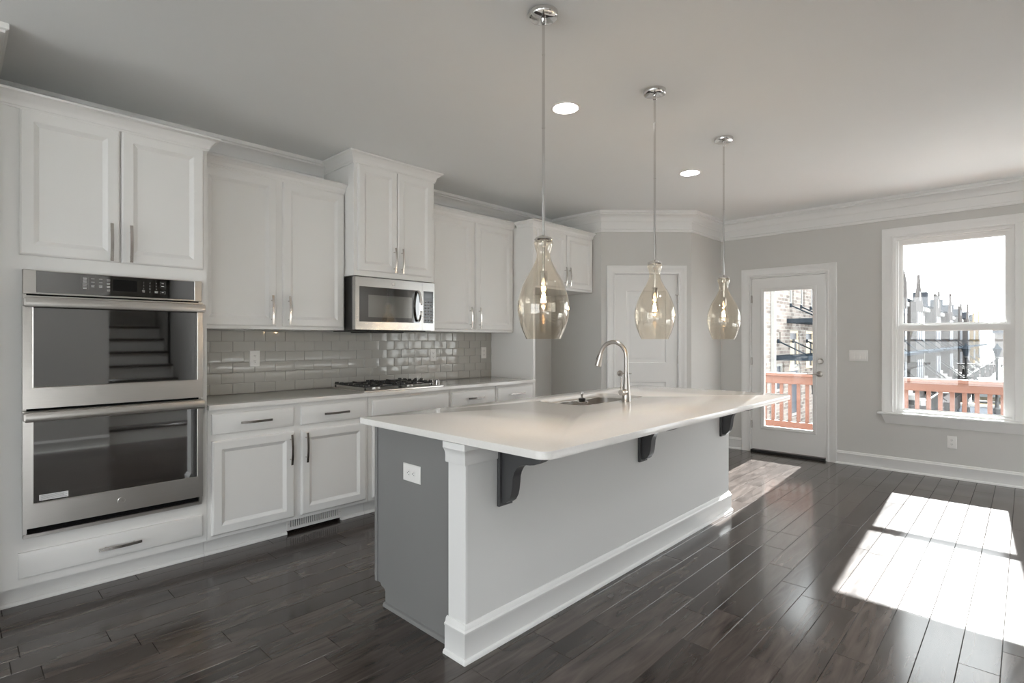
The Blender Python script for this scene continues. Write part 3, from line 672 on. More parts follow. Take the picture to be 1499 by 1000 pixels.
P('vent_strip', MB().box(.248, 1.032, YF - .034, YF - .001, .343, .362, .002).box(.248, .262, YF - .034, YF - .001, .362, .389).box(1.018, 1.032, YF - .034, YF - .001, .362, .389), STEEL, ov)
for y_, a, b in ((.006, .353, .39), (.02, .963, .974), (.02, 1.529, 1.537)): P('vent_gap', MB().box(.262, 1.018, YF - y_, YF - .001, a, b), DARKGAP, ov)
sk = P('sticker', MB().panel(lambda u, v, d=0: (u, YF - .0452 - d, v), .307, .418, .521, .549, [(0, 0), (0, .0006)]), LABEL, od, 'white instruction sticker with tiny grey print')
lt = MB()
for k in range(5): lt.panel(lambda u, v, d=0: (u, YF - .0459 - d, v), .311, .414 - .012 * (k % 2), .525 + k * .0046, .5268 + k * .0046, [(0, 0), (0, .0001)])
P('lettering', lt, LINEG, sk)
def badge(parent, x, y, z, r):
    b = P('badge', MB().lathe([(.0005, -.0024), (r * .84, -.0024), (r * .9, -.0036), (r, -.003), (r, 0)], (x, y, z), 32, axis='y', cap0=True, cap1=True), STEEL, parent)
    text_mesh('GE', r * .95, NICKEL, b, lambda u, v, w_: (x + u, y - .0026 - w_, z + v), .0004, 'emblem')
badge(od, .640, YF - .046, .452, .018)
# ================================================================== MICROWAVE
mw = thing('microwave_oven', 'stainless over-the-range microwave with black glass window', 'microwave', (2.5, 3.66, 1.385))
mx0, mx1, mz0, mz1, ymf = 2.122, 2.878, 1.382, 1.797, 3.668
P('case', MB().box(mx0, mx1, ymf + .045, YB - .014, mz0 + .004, mz1, .003), BLACK, mw)
P('bottom_vent', MB().box(mx0 + .05, mx1 - .05, ymf + .06, YB - .05, mz0 - .004, mz0 + .004, .002).box(2.3, 2.62, ymf + .08, YB - .1, mz0 - .014, mz0 - .004, .004), BLACK, mw)
dx = 2.745
d = MB(); d.holed([mx0 + .002, 2.157, 2.718, dx], [mz0 + .008, 1.452, 1.722, mz1 - .003], [(2.157, 2.718, 1.452, 1.722)], lambda u, v, w_: (u, ymf + w_, v), .044)
md = P('door', d, MWSTEEL, mw)
P('door_glass', MB().box(2.157, 2.718, ymf + .0005, ymf + .01, 1.452, 1.722), MWG, md)
P('mesh_window', MB().panel(lambda u, v, d_=0: (u, ymf + .0005 - d_, v), 2.235, 2.64, 1.488, 1.66, [(0, 0), (0, .0003)]), MWIN, md)
hm = MB(); n = 14; rings = []
for i in range(n + 1):
    s = i / n; z = 1.462 + s * .255; o = .012 + .034 * math.sin(PI * s) ** .7; ww = .012
    rings.append([(2.70 - ww, ymf - o + .004, z), (2.70 + ww, ymf - o + .004, z), (2.70 + ww * .8, ymf - o - .005, z), (2.70 - ww * .8, ymf - o - .005, z)])
hm.loops(rings); hm.tube([(2.70, ymf + .001, 1.472), (2.70, ymf - .02, 1.472)], .007, 8); hm.tube([(2.70, ymf + .001, 1.707), (2.70, ymf - .02, 1.707)], .007, 8)
P('handle', hm, CHROME, md)
mp_ = P('control_panel', MB().holed([dx + .002, dx + .014, mx1 - .016, mx1 - .002], [mz0 + .008, 1.452, 1.722, mz1 - .003], [(dx + .014, mx1 - .016, 1.452, 1.722)], lambda u, v, w_: (u, ymf + w_, v), .044), MWSTEEL, mw)
P('control_glass', MB().box(dx + .014, mx1 - .016, ymf + .0005, ymf + .01, 1.452, 1.722), MWKEY, mp_)
kb = MB()
for i in range(7):
    for j_ in range(3): kb.panel(lambda u, v, d_=0: (u, ymf + .0004 - d_, v), 2.772 + j_ * .03, 2.790 + j_ * .03, 1.468 + i * .026, 1.480 + i * .026, [(0, 0), (0, .0003)])
P('keypad', kb, LINEG, mp_)
P('display', MB().panel(lambda u, v, d_=0: (u, ymf + .0004 - d_, v), 2.77, 2.85, 1.665, 1.705, [(0, 0), (0, .0003)]), DISP, mp_)
badge(md, 2.462, ymf, 1.757, .013)
# ================================================================== COOKTOP
ck = thing('gas_cooktop', 'stainless gas cooktop with black cast-iron grates on the wall worktop', 'cooktop', (2.525, 3.85, ZT))
kx0, kx1, ky0, ky1 = 2.145, 2.905, 3.572, 4.09
P('burner_tray', slab_mesh(rrect(kx0, kx1, ky0, ky1, (.012,) * 4, 4), None, ZT, ZT + .009, .004), STEEL, ck)
for bx, by, br in ((2.322, 3.712, .04), (2.322, 3.947, .033), (2.645, 3.712, .033), (2.645, 3.947, .04)):
    b = P('burner', MB().lathe([(br * 1.25, ZT + .009), (br * 1.25, ZT + .012), (br, ZT + .013), (br, ZT + .026), (br * .4, ZT + .026)], (bx, by, 0), 28, cap1=True), STEEL, ck)
    P('burner_cap', MB().lathe([(br * .95, ZT + .026), (br, ZT + .028), (br, ZT + .034), (br * .9, ZT + .037), (.001, ZT + .037)], (bx, by, 0), 28, cap0=True), IRON, b)
def grate(x0, x1):
    m_ = MB(); y0, y1 = 3.595, 4.065; zt = ZT + .047; t = .005; hgt = .009
    def bar(a, b, c_, d_, zz=zt): m_.box(a, b, c_, d_, zz - hgt, zz, .002)
    for x in (x0 + t, x1 - t): bar(x - t, x + t, y0, y1, zt - .008)
    for y in (y0 + t, (y0 + y1) / 2, y1 - t): bar(x0 + 2 * t, x1 - 2 * t, y - t, y + t, zt - .008)
    xm = (x0 + x1) / 2
    for cy_ in ((y0 + (y0 + y1) / 2) / 2, (y1 + (y0 + y1) / 2) / 2):
        bar(x0 + 2 * t, xm - .035, cy_ - t * .8, cy_ + t * .8); bar(xm + .035, x1 - 2 * t, cy_ - t * .8, cy_ + t * .8)
        bar(xm - t * .8, xm + t * .8, cy_ + .035, cy_ + .105); bar(xm - t * .8, xm + t * .8, cy_ - .105, cy_ - .035)
    for i in range(7):
        y = y0 + .012 + i * (y1 - y0 - .024) / 6
        for x, s in ((x0, -1), (x1, 1)): m_.box(min(x, x + s * -.03), max(x, x + s * -.03), y - .006, y + .006, zt - .012, zt + .004, .002)
    for x in (x0 + t, x1 - t):
        for y in (y0 + .01, y1 - .01): m_.box(x - t, x + t, y - t, y + t, ZT + .009, zt - .02)
    return m_
P('grate', grate(2.165, 2.48), IRON, ck); P('grate', grate(2.488, 2.803), IRON, ck)
for ky in (3.615, 3.70, 3.835, 3.92):
    P('knob', MB().lathe([(.023, ZT + .009), (.023, ZT + .013), (.019, ZT + .015), (.0185, ZT + .048), (.016, ZT + .051), (.001, ZT + .051)], (2.864, ky, 0), 20, cap0=True).box(2.860, 2.868, ky - .018, ky + .018, ZT + .046, ZT + .056, .002), CHROME, ck)
# ================================================================== ISLAND
isl = thing('kitchen_island', 'long kitchen island with charcoal end panel and pale half wall under the quartz top', 'island', (2.8, 2.0, 0))
P('cabinet_body', MB().box(1.512, 4.12, 2.35, 2.37, .09, .8885).box(1.512, 4.12, 1.78, 1.80, 0, .8885).box(4.10, 4.12, 1.80, 2.35, .09, .8885).box(1.512, 4.12, 1.80, 2.35, .09, .11).box(1.512, 4.12, 2.27, 2.29, 0, .09), GRAYP, isl)
pan = [(1.762, 0), (2.29, 0), (2.29, .085), (2.296, .092), (2.37, .092), (2.37, .8885), (1.762, .8885)]
pan = [(1.762, 0), (2.29, 0), (2.29, .07), (2.3, .082), (2.325, .087), (2.335, .1), (2.37, .1), (2.37, .8885), (1.762, .8885)]
P('end_panel', MB().prism(pan, lambda u, v, w_: (w_, u, v), 1.49, 1.512).box(1.483, 1.491, 2.355, 2.376, .1, .8885, .002), GRAYP, isl, 'charcoal grey end panel')
P('shoe_moulding', MB().sweep([(1.49, 2.292), (1.49, 1.79)], [(0, 0), (.014, 0), (.014, .006), (.009, .016), (0, .019)]), GRAYP, isl)
P('half_wall', MB().box(1.466, 4.14, 1.655, 1.775, 0, .8885, .001), ISLW, isl, 'pale greige half wall')
P('corner_board', MB().box(1.455, 1.4665, 1.653, 1.762, 0, .8885, .001), TRIM, isl, 'white end board of the half wall')
P('baseboard', MB().sweep([(4.14, 1.765), (4.14, 1.655), (1.455, 1.655), (1.455, 1.768)][::-1] if False else [(1.455, 1.768), (1.455, 1.655), (4.14, 1.655), (4.14, 1.765)], BASE[:3] + [(.022, .016), (.016, .02), (.016, .108), (.019, .113), (.019, .122), (.013, .128), (.010, .142), (.005, .148), (0, .15)]) if False else MB().sweep([(1.455, 1.768), (1.455, 1.655), (4.14, 1.655), (4.14, 1.765)], [(0, 0), (.026, 0), (.026, .006), (.022, .014), (.015, .018), (.015, .112), (.018, .117), (.018, .124), (.012, .130), (.009, .143), (.004, .149), (0, .15)]), TRIM, isl, 'white baseboard of the half wall')
P('post_cap', MB().sweep([(1.455, 1.768), (1.455, 1.655), (1.632, 1.655)], [(0, .80), (.010, .80), (.012, .806), (.012, .828), (.015, .845), (.022, .858), (.026, .862), (.026, .8885), (0, .8885)]), TRIM, isl, 'white moulded cap under the worktop corner')
def make_corbel(label):
    r = thing('corbel', label, 'corbel', (0, 0, 0), 'dark corbels under the island overhang')
    P('back_plate', MB().box(-.043, .043, -.016, 0, -.297, 0, .003), CORB, r)
    prof = [(-.016, -.001), (-.016, -.283), (-.036, -.279), (-.052, -.268), (-.066, -.245), (-.073, -.22), (-.077, -.19), (-.079, -.165), (-.086, -.142), (-.1, -.12), (-.12, -.105), (-.145, -.098), (-.175, -.095),
            (-.2, -.09), (-.225, -.078), (-.25, -.06), (-.275, -.045), (-.305, -.036), (-.34, -.034), (-.34, -.001)]
    m_ = MB(); f = lambda u, v, w_: (w_, u, v)
    m_.prism(prof, f, -.025, .025)
    P('bracket', m_, CORB, r); return r
cb0 = make_corbel('dark scroll corbel nearest the white post cap'); cb0.location = (1.678, 1.655, .8888)
copy_thing(cb0, (2.845, 1.655, .8888), 'middle dark scroll corbel under the island overhang')
copy_thing(cb0, (4.01, 1.655, .8888), 'dark scroll corbel at the far end of the island')
# sink
def sink():
    r = thing('kitchen_sink', 'stainless undermount double-bowl sink in the island worktop', 'sink', ((SX0 + SX1) / 2, 2.09, .889))
    xm = 2.93
    fl = slab_mesh(rrect(SX0 - .02, SX1 + .02, SY0 - .02, SY1 + .02, (.08,) * 4, 8), rrect(SX0 + .004, SX1 - .004, SY0 + .004, SY1 - .004, (.066,) * 4, 8), .886, .8895, .001)
    P('rim', fl, STEEL, r)
    for a, b in ((SX0 + .003, xm - .012), (xm + .012, SX1 - .003)):
        m_ = MB(); rings = []
        for k, z in ((0, .889), (0, .86), (.004, .74), (.012, .715), (.035, .70), (.06, .698)):
            rings.append([(p[0], p[1], z) for p in rrect(a + k, b - k, SY0 + .003 + k, SY1 - .003 - k, (max(.066 - k * .3, .02),) * 4, 6)])
        m_.loops(rings, False, True)
        bw = P('bowl', m_, STEEL, r)
        P('drain', MB().lathe([(.042, .699), (.042, .702), (.034, .7025), (.03, .70), (.001, .70)], ((a + b) / 2, 2.09, 0), 24), CHROME, bw)
    P('divider', MB().box(xm - .013, xm + .013, SY0 + .005, SY1 - .005, .85, .888, .008, seg=3), STEEL, r)
    return r
sink()
st = thing('sink_strainer', 'chrome basket strainer with upright knob resting on the sink divider', 'strainer', (2.90, 2.13, .888))
P('basket', MB().lathe([(.001, .889), (.03, .889), (.036, .895), (.045, .9), (.046, .903), (.04, .905), (.02, .911), (.012, .914)], (2.90, 2.13, 0), 28, cap1=True), CHROME, st)
P('gasket', MB().lathe([(.02, .911), (.024, .914), (.024, .923), (.016, .926), (.008, .927)], (2.90, 2.13, 0), 24, cap1=True), BLACK, st)
P('knob', MB().lathe([(.005, .926), (.005, .94), (.008, .945), (.009, .962), (.006, .968), (.001, .969)], (2.90, 2.13, 0), 16, cap0=True), CHROME, st)
# faucet
fa = thing('kitchen_faucet', 'brushed nickel gooseneck pull-down faucet behind the island sink', 'faucet', (2.97, 1.835, ZT))
fx_, fy_ = 2.97, 1.835
P('body', MB().lathe([(.0265, ZT), (.0265, ZT + .004), (.0255, ZT + .006), (.025, ZT + .05), (.0215, ZT + .1), (.017, ZT + .15), (.0145, ZT + .185), (.014, ZT + .192)], (fx_, fy_, 0), 28, cap0=True, cap1=True), NICKEL, fa)
R_ = .098; zc = ZT + .279; pts = [(fx_, fy_, ZT + .19), (fx_, fy_, ZT + .24)]
for k in range(0, 23):
    a = PI * (k / 22) * .93; pts.append((fx_, fy_ + R_ - R_ * math.cos(a), zc + R_ * math.sin(a)))
P('spout', MB().tube(pts, .0135, 16), NICKEL, fa)
e = Vector(pts[-1]); t = (e - Vector(pts[-2])).normalized()
sh = P('spray_head', MB().tube([e - t * .004, e, e + t * .03, e + t * .07, e + t * .082, e + t * .084], [.0142, .0148, .0165, .021, .0215, .019], 20), NICKEL, fa)
P('spray_button', MB().tube([e + t * .012 + Vector((0, .016, .003)), e + t * .045 + Vector((0, .0195, .003))], .005, 10), BLACK, sh)
hv = P('handle', MB().lathe([(.001, -.068), (.017, -.068), (.0185, -.066), (.0185, -.045), (.0175, -.043), (.0195, -.041), (.0195, 0)], (fx_, fy_, ZT + .062), 24, axis='x', cap1=True), NICKEL, fa)
P('handle_stem', MB().tube([(fx_ - .056, fy_, ZT + .075), (fx_ - .058, fy_, ZT + .11), (fx_ - .062, fy_ - .002, ZT + .155)], [.006, .0058, .0052], 12), NICKEL, hv)
# ================================================================== PENDANTS
def pendant(label):
    r = thing('pendant_light', label, 'pendant', (0, 0, 0), 'glass pendant lights over the island')
    z = lambda v: v - ZC
    P('canopy', MB().lathe([(.064, 0), (.064, -.016), (.061, -.021), (.052, -.025), (.012, -.027), (.011, -.05), (.008, -.054), (.006, -.056)], seg=40, cap0=True, cap1=True), CHROME, r, local=True)
    P('rod', MB().lathe([(.0064, -.05), (.0064, z(1.765))], seg=14).lathe([(.0074, -.18), (.0074, -.186)], seg=14, cap0=True, cap1=True).lathe([(.0074, -.5), (.0074, -.506)], seg=14, cap0=True, cap1=True).lathe([(.0074, -.79), (.0074, -.796)], seg=14, cap0=True, cap1=True), CHROME, r, local=True)
    P('cap', MB().lathe([(.006, z(1.772)), (.02, z(1.766)), (.037, z(1.757)), (.04, z(1.75)), (.036, z(1.744)), (.008, z(1.742))], seg=36, cap0=True, cap1=True), CHROME, r, local=True)
    out = [(.0385, 1.746), (.0425, 1.738), (.0395, 1.72), (.032, 1.70), (.03, 1.688), (.0315, 1.672), (.038, 1.652), (.05, 1.627), (.0665, 1.599), (.083, 1.57), (.0945, 1.543), (.105, 1.51), (.1115, 1.48), (.1135, 1.453), (.111, 1.42), (.103, 1.383), (.092, 1.352), (.0775, 1.320), (.0765, 1.316)]
    g = MB(); g.lathe([(a, z(b)) for a, b in out], seg=64)
    sh = P('glass_shade', g, AMBER, r, local=True, ang=60)
    P('stem', MB().lathe([(.0115, z(1.742)), (.0115, z(1.722)), (.006, z(1.716)), (.006, z(1.612))], seg=16), CHROME, r, local=True)
    P('socket', MB().lathe([(.006, z(1.614)), (.016, z(1.611)), (.0175, z(1.605)), (.0175, z(1.552)), (.014, z(1.55))], seg=24, cap0=True, cap1=True), CHROME, r, local=True)
    b = P('bulb', MB().lathe([(.0125, z(1.551)), (.013, z(1.54)), (.018, z(1.52)), (.026, z(1.495)), (.0305, z(1.475)), (.030, z(1.46)), (.0225, z(1.445)), (.01, z(1.438)), (.001, z(1.437))], seg=28), BULBG, r, local=True, ang=60)
    f = MB()
    for k in range(6):
        a = k * PI / 3; c_, s_ = math.cos(a), math.sin(a)
        f.tube([(.004 * c_, .004 * s_, z(1.518)), (.011 * c_, .011 * s_, z(1.476)), (.011 * math.cos(a + .5), .011 * math.sin(a + .5), z(1.476)), (.004 * math.cos(a + .5), .004 * math.sin(a + .5), z(1.518))], .0011, 6)
    P('filament', f, FILAM, b, local=True)
    return r
PX = [(1.80, 1.53), (2.803, 1.545), (3.806, 1.557)]
p0 = pendant('nearest clear amber glass pendant, hanging over the near end of the island')
p0.location = (*PX[0], ZC)
copy_thing(p0, (*PX[1], ZC), 'middle amber glass pendant, hanging beside the faucet')
copy_thing(p0, (*PX[2], ZC), 'farthest amber glass pendant, hanging left of the glass door')
for x, y in PX:
    l = bpy.data.lights.new('bulb_glow', 'POINT'); l.energy = 4; l.color = (1, .72, .42); l.shadow_soft_size = .012
    o = bpy.data.objects.new('bulb_glow', l); COL.objects.link(o); o.location = (x, y, 1.492)
def downlight(label):
    r = thing('recessed_light', label, 'downlight', (0, 0, 0), 'recessed ceiling downlights')
    P('trim_ring', MB().lathe([(.0805, .0), (.093, -.0005), (.093, -.003), (.087, -.006), (.077, -.005), (.0745, 0), (.0745, .004)], seg=44), PLATE, r, local=True)
    P('baffle', MB().lathe([(.0745, .004), (.068, .035), (.055, .072), (.054, .074)], seg=44), PLATE, r, local=True)
    P('lens', MB().lathe([(.001, .072), (.0545, .072)], seg=44), LENS, r, local=True)
    return r
for k, (x, y, lb) in enumerate(CANS):
    if k == 0: dl = downlight(lb); dl.location = (x, y, ZC)
    else: copy_thing(dl, (x, y, ZC), lb)
# ================================================================== STAIRCASE opposite the ovens (seen mirrored in the oven glass)
sc_ = thing('staircase', 'white staircase with dark wooden treads, mirrored in the oven glass', 'staircase', (1.85, -1.2, 0))
for k in range(8):
    z = .19 * (k + 1); y = -1.25 - .25 * k
    s_ = P('riser', MB().box(1.375, 2.325, y - .02, y, z - .19, z - .03), TRIM, sc_)
    P('tread', MB().box(1.375, 2.325, y - .25, y + .025, z - .03, z, .006), FLOORM, sc_)
# ================================================================== OUTSIDE
S('deck', MB().box(6.715, 7.72, -2.2, 3.6, -.16, -.1), DECK, 'brown wooden deck outside the glass door', 'deck')
rl = thing('deck_railing', 'orange stained wooden deck railing outside the door and window', 'railing', (7.6, .7, -.1))
P('top_rail', MB().box(7.54, 7.68, -2.2, 3.6, .838, .876, .004).box(7.585, 7.622, -2.2, 3.6, .735, .838, .003), REDWOOD, rl)
P('bottom_rail', MB().box(7.585, 7.622, -2.2, 3.6, .15, .242, .003), REDWOOD, rl)
y = -1.98
ys = []
while y < 3.5: ys.append(y); y += .1035
for yy in [.282 + .1035 * k for k in range(-22, 32)]:
    P('baluster', MB().box(7.622, 7.66, yy - .02, yy + .02, .10, .838, .002), REDWOOD, rl)
for yy in (-2.15, 1.35, 3.55): P('post', MB().box(7.62, 7.71, yy - .045, yy + .045, -.1, .838, .003), REDWOOD, rl)
S('ground', MB().box(-40, 420, -220, 220, -3.4, -3.2), CONC, 'pale ground and pavement far below the window', 'ground')
S('road', MB().box(24, 47.5, -60, 4.4, -3.2, -3.17).box(47.5, 190, -9, 1.6, -3.2, -3.17), ASPH, 'blue-grey asphalt street below the deck', 'street')
S('kerb', MB().box(47.5, 47.9, -60, 4.4, -3.2, -3.0).box(23.6, 24, -60, 4.4, -3.2, -3.0), CONC, 'pale concrete kerb along the street', 'kerb')
S('kerb_stripe', MB().box(47.9, 48.5, -9, 4.4, -3.2, -3.02), YEL, 'yellow painted kerb strip beside the street', 'kerb')
YH = 5.5
# nearest house, filling the glass of the door
nh = thing('townhouse', 'pale brick house filling the view through the glass door', 'house', (18, YH, -3.2), 'brick row houses across the street')
wins = [(18.65, 19.08, 2.45, 3.2), (19.85, 20.28, 2.45, 3.2), (21.0, 21.4, 2.45, 3.2), (17.58, 17.80, 1.19, 1.55), (18.70, 19.75, .30, 1.62), (20.42, 21.5, .30, 1.62), (17.42, 18.15, -.3, .58), (18.6, 19.9, -1.2, .5)]
us = sorted({v for q_ in wins for v in q_[:2]} | {9.5, 26.0}); vs = sorted({v for q_ in wins for v in q_[2:]} | {-3.2, 6.5})
P('wall', MB().holed(us, vs, wins, lambda u, v, d: (u, YH + d, v), .35), BRICKA, nh)
P('side_wall', MB().box(9.5, 9.8, YH + .35, 16, -3.2, 6.5).box(25.7, 26, YH + .35, 16, -3.2, 6.5), BRICKA, nh)
P('roof', MB().prism([(YH - .4, 6.5), (10.5, 9.0), (16, 6.5)], lambda u, v, w_: (w_, u, v), 9.3, 26.2), ROOFM, nh)
for i, (a, b, c_, d_) in enumerate(wins):
    f_ = MB().holed([a, a + .09, b - .09, b], [c_, c_ + .09, d_ - .09, d_], [(a + .09, b - .09, c_ + .09, d_ - .09)], lambda u, v, w_: (u, YH + .06 + w_, v), .1)
    w_o = P('window_frame', f_, CREAM if i in (4, 5) else HTRIM, nh)
    P('window_glass', MB().box(a + .09, b - .09, YH + .1, YH + .14, c_ + .09, d_ - .09), WINB, w_o)
    if i in (4, 5): P('door_leaf', MB().box(a + .13, b - .45, YH + .05, YH + .1, c_, d_ - .35).box(a, b, YH + .05, YH + .1, d_ - .38, d_ - .3), CREAM, w_o)
for x0, x1, z, zt in ((18.35, 22.3, 1.86, 2.42), (17.15, 22.3, .72, 1.27)):
    a_ = P('awning', MB().box(x0, x1, YH - .95, YH, z - .02, z + .12, .01), AWN, nh)
    n = 4
    for k in range(n):
        xx = x0 + .35 + (x1 - x0 - .5) * k / (n - 1) * .96
        P('awning_rod', MB().tube([(xx, YH - .02, zt), (xx + .05, YH - .85, z + .12)], .022, 6).box(xx - .06, xx + .06, YH - .04, YH, zt - .06, zt + .06), AWN, a_)
P('downspout', MB().box(16.86, 16.99, YH - .12, YH - .01, -3.0, 6.4), HTRIM, nh)
P('wall_lantern', MB().lathe([(.02, .28), (.12, .16), (.10, .14), (.08, -.1), (.10, -.14), (.02, -.2)], (20.6, YH - .22, -.4), 6, cap0=True, cap1=True).box(20.58, 20.62, YH - .22, YH, -.12, -.08), AWN, nh)
fr = P('fence', MB().box(17.2, 22.5, YH - 1.72, YH - 1.68, -.62, -.56).box(17.2, 22.5, YH - 1.72, YH - 1.68, -1.5, -1.45), BLACK, nh, 'black metal fence')
for k in range(26): P('fence_bar', MB().box(17.25 + k * .21, 17.28 + k * .21, YH - 1.71, YH - 1.69, -1.45, -.62), BLACK, fr)
P('terrace', MB().box(9.5, 26, YH - 1.9, YH, -3.2, -1.6), CONC, nh)
# row of houses seen through the window
def row_house(x0, W, kind, m, label, g=(.30, .62)):
    r = thing('townhouse', label, 'house', (x0 + W / 2, YH, -3.2), 'brick row houses across the street')
    P('wall', MB().box(x0, x0 + W, YH, 15, -3.2, 3.7), m, r)
    P('roof', MB().prism([(YH - .35, 3.65), (YH - .35, 3.8), (10, 5.0), (15, 3.8), (15, 3.65)], lambda u, v, w_: (w_, u, v), x0, x0 + W), ROOFM, r)
    gx0, gx1 = x0 + W * g[0], x0 + W * g[1]; gm = (gx0 + gx1) / 2; hw = (gx1 - gx0) / 2
    f = lambda u, v, w_: (u, w_, v)
    P('bay', MB().box(gx0, gx1, YH - .7, YH, -3.2, 3.6), m, r)
    if kind == 'point':
        prof = [(gx0, 3.6), (gx1, 3.6), (gm + hw * .62, 4.05), (gm + hw * .30, 4.6), (gm + .04, 5.35), (gm - .04, 5.35), (gm - hw * .30, 4.6), (gm - hw * .62, 4.05)]
    elif kind == 'round':
        prof = [(gx0, 3.6), (gx1, 3.6), (gx1, 3.9)] + [(gm + hw * math.cos(PI * k / 12), 3.9 + 1.3 * math.sin(PI * k / 12)) for k in range(1, 12)] + [(gx0, 3.9)]
    else:
        prof = [(gx0, 3.6), (gx1, 3.6), (gx1, 4.3), (gx1 - .25, 4.3), (gx1 - .36, 5.0), (gx1 - .44, 5.0), (gx1 - .55, 4.55), (gx0, 4.65)]
    gb = P('gable', MB().prism(prof, f, YH - .7, YH - .58), m, r)
    P('gable_window', MB().box(gm - .28, gm + .28, YH - .72, YH - .69, 3.75, 4.3), WINB, gb)
    P('chimney', MB().box(x0 + W * .18, x0 + W * .26, YH - .3, YH + .5, 3.6, 4.75), ROOFM, r)
    P('dark_bay', MB().box(x0 + W * .70, x0 + W * .92, YH - .45, YH, -3.2, 3.2), BRICKC, r)
    for a, b in ((.04, .28), (.65, .96)): P('cornice', MB().box(x0 + W * a, x0 + W * b, YH - .4, YH, 3.3, 3.58, .03), HTRIM, r)
    for q_ in (.05, .26, .67): P('downspout', MB().box(x0 + W * q_ - .05, x0 + W * q_ + .05, YH - .11, YH - .01, -2.6, 3.35), HTRIM, r)
    for k in range(3):
        xx = gx0 + (gx1 - gx0) * (.2 + .3 * k)
        for za, zb in ((1.3, 3.0), (-1.2, .1)): P('window', MB().box(xx - .3, xx + .3, YH - .74, YH - .69, za, zb, .01), WINB, r)
    for xx in (x0 + W * .76, x0 + W * .86): P('window', MB().box(xx - .35, xx + .35, YH - .49, YH - .44, 1.2, 2.9, .01), WINB, r)
    P('front_door', MB().box(x0 + W * .08, x0 + W * .19, YH - .08, YH, -1.3, .3), HTRIM, r)
    a_ = P('awning', MB().box(x0 + W * .08, x0 + W * .9, YH - 1.5, YH - .7, .56, .68), AWN, r)
    for k in range(3):
        xx = x0 + W * (.2 + .3 * k); P('awning_rod', MB().tube([(xx, YH - .7, 1.35), (xx + .3, YH - 1.4, .66)], .03, 6), AWN, a_)
    stp = MB()
    for k in range(7): stp.box(x0 + W * .05, x0 + W * .24, YH - .01 - .3 * (k + 1), YH - .01, -3.2, -1.3 - .27 * k)
    P('front_steps', stp, CONC, r)
    for q_ in (.05, .24): P('handrail', MB().tube([(x0 + W * q_, YH - .1, -.35), (x0 + W * q_, YH - 2.2, -2.2)], .04, 6), BLACK, r)
    P('planting_bed', MB().box(x0 + W * .25, x0 + W * .98, YH - 2.3, YH - .7, -3.2, -2.3), MULCH, r)
    fb = MB()
    for k in range(24): fb.box(x0 + W * .3 + k * .26, x0 + W * .3 + k * .26 + .03, YH - 2.32, YH - 2.28, -2.3, -1.4)
    fb.box(x0 + W * .3, x0 + W * .3 + 6.1, YH - 2.33, YH - 2.27, -1.42, -1.36); P('fence', fb, BLACK, r)
    return r
spec = [('round', BRICKB, 'row house with a rounded gable, at the left edge of the window view'), ('point', BRICKB, 'first row house with a sharp pointed gable, seen through the window'),
        ('flat', BRICKB, 'row house with a flat parapet, between two pointed gables'), ('point', BRICKC, 'second row house with a pointed gable, dark brown brick'),
        ('flat', BRICKB, 'small distant row house with a flat parapet, past the second pointed gable'), ('point', BRICKB, 'distant third pointed gable in the row of houses'),
        ('flat', SHEATH, 'tan unfinished row house past the third pointed gable'), ('point', SHEATH, 'farthest tan unfinished row house with pointed gable')]
for i, (k, m, lb) in enumerate(spec):
    if i == 0: row_house(26.6, 10.6, k, m, lb, (.62, .965))
    else: row_house(37.3 + 9.6 * (i - 1), 9.5, k, m, lb)
bk = thing('apartment_block', 'low blue-grey building closing the far end of the street', 'building', (190, -8, -3.2))
P('wall', MB().box(186, 196, -26, 6, -3.2, 3.0), BRICKB, bk); P('roof', MB().box(185.6, 196.4, -26.4, 6.4, 3.0, 3.8), ROOFM, bk)
for k in range(8): P('window', MB().box(185.9, 186.1, -24 + k * 3.6, -22.6 + k * 3.6, .3, 2.2), WINB, bk)
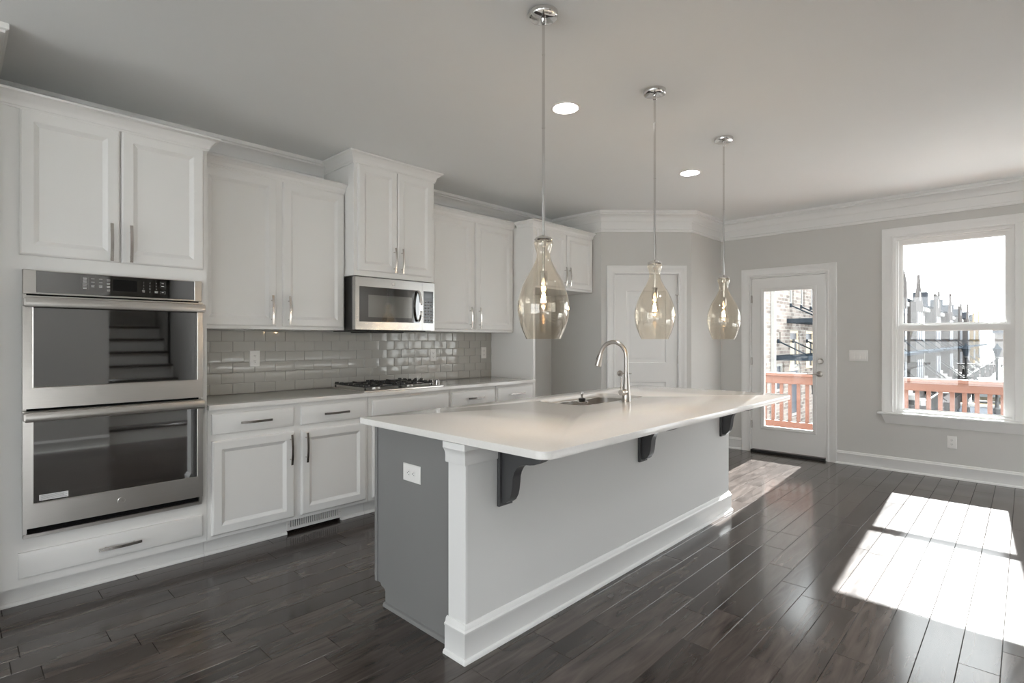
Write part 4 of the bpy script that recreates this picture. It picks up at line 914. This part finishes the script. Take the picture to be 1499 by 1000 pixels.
# street furniture and cars
def lamp(label):
    r = thing('street_lamp', label, 'street lamp', (0, 0, 0), 'street lamps')
    P('post', MB().lathe([(.2, 0), (.2, .3), (.12, .4), (.08, .9), (.065, 3.3), (.11, 3.4), (.05, 3.5)], seg=12, cap0=True, cap1=True).tube([(-.01, -.45, 3.0), (0, .45, 3.0)], .03, 6), BLACK, r, local=True)
    P('lantern', MB().lathe([(.1, 3.5), (.2, 3.9), (.24, 3.95), (.08, 4.15), (.02, 4.3)], seg=8, cap0=True, cap1=True), AWN, r, local=True); return r
l0 = lamp('black street lamp in front of the row houses, nearer of two'); l0.location = (44, 2.75, -3.2)
copy_thing(l0, (44, 1.3, -3.2), 'black street lamp near the right edge of the window view')
def car(x, y, rz, paint, label, suv=False):
    r = thing('car', label, 'car', (x, y, -3.18), 'parked cars', None, rz)
    h = 1.7 if suv else 1.42; f = lambda u, v, w_: (u, w_, v)
    lower = [(-2.2, .35), (-2.25, .6), (-2.15, .85), (-1.2, .98), (1.3, .98), (2.1, .9), (2.25, .6), (2.2, .35)]
    m_ = MB(); m_.loops([[(u, w_, v) for u, v in lower] for w_ in (-.86, .86)]); P('body', m_, paint, r, local=True)
    cab = [(-1.75 if suv else -1.35, .97), (-1.5 if suv else -.75, h), (.55 if not suv else 1.0, h), (1.35, .97)]
    m_ = MB(); m_.loops([[(u, s * (.84 if v < 1 else .68), v) for u, v in cab] for s in (-1, 1)]); P('windows', m_, CARG, r, local=True)
    P('roof', MB().box(cab[1][0] + .05, cab[2][0] - .05, -.66, .66, h - .03, h + .03, .02), paint, r, local=True)
    for sx in (-1.4, 1.4):
        for sy in (-.8, .8): P('wheel', MB().lathe([(.1, -.1), (.33, -.1), (.34, 0), (.33, .1), (.1, .1)], (sx, sy, .34), 20, axis='y', cap0=True, cap1=True), TYRE, r, local=True)
car(118, 1.9, .2, REDP, 'red car parked far down the street'); car(51, 1.9, 0.1, DKP, 'dark car parked at the kerb behind the railing', True)
car(57.5, 2.0, .05, DKP, 'second dark car parked farther along the kerb')
def bush(x, y, z, s, label):
    m_ = MB(); bmesh.ops.create_icosphere(m_.bm, subdivisions=3, radius=1)
    for v in m_.bm.verts:
        n = 1 + .18 * math.sin(v.co.x * 9 + x) * math.cos(v.co.y * 8) + .12 * math.sin(v.co.z * 13 + y); v.co = Vector((v.co.x * s * n + x, v.co.y * s * n + y, z + s * .8 + v.co.z * s * n))
    o = P('shrub', m_, LEAF, ang=180); tagp(o, label, 'shrub', 'street shrubs')
bush(48.4, .2, -3.2, .55, 'rounded green shrub at the kerb near the right side of the window'); bush(54.3, 1.9, -3.2, .5, 'low green shrub between the two dark parked cars')
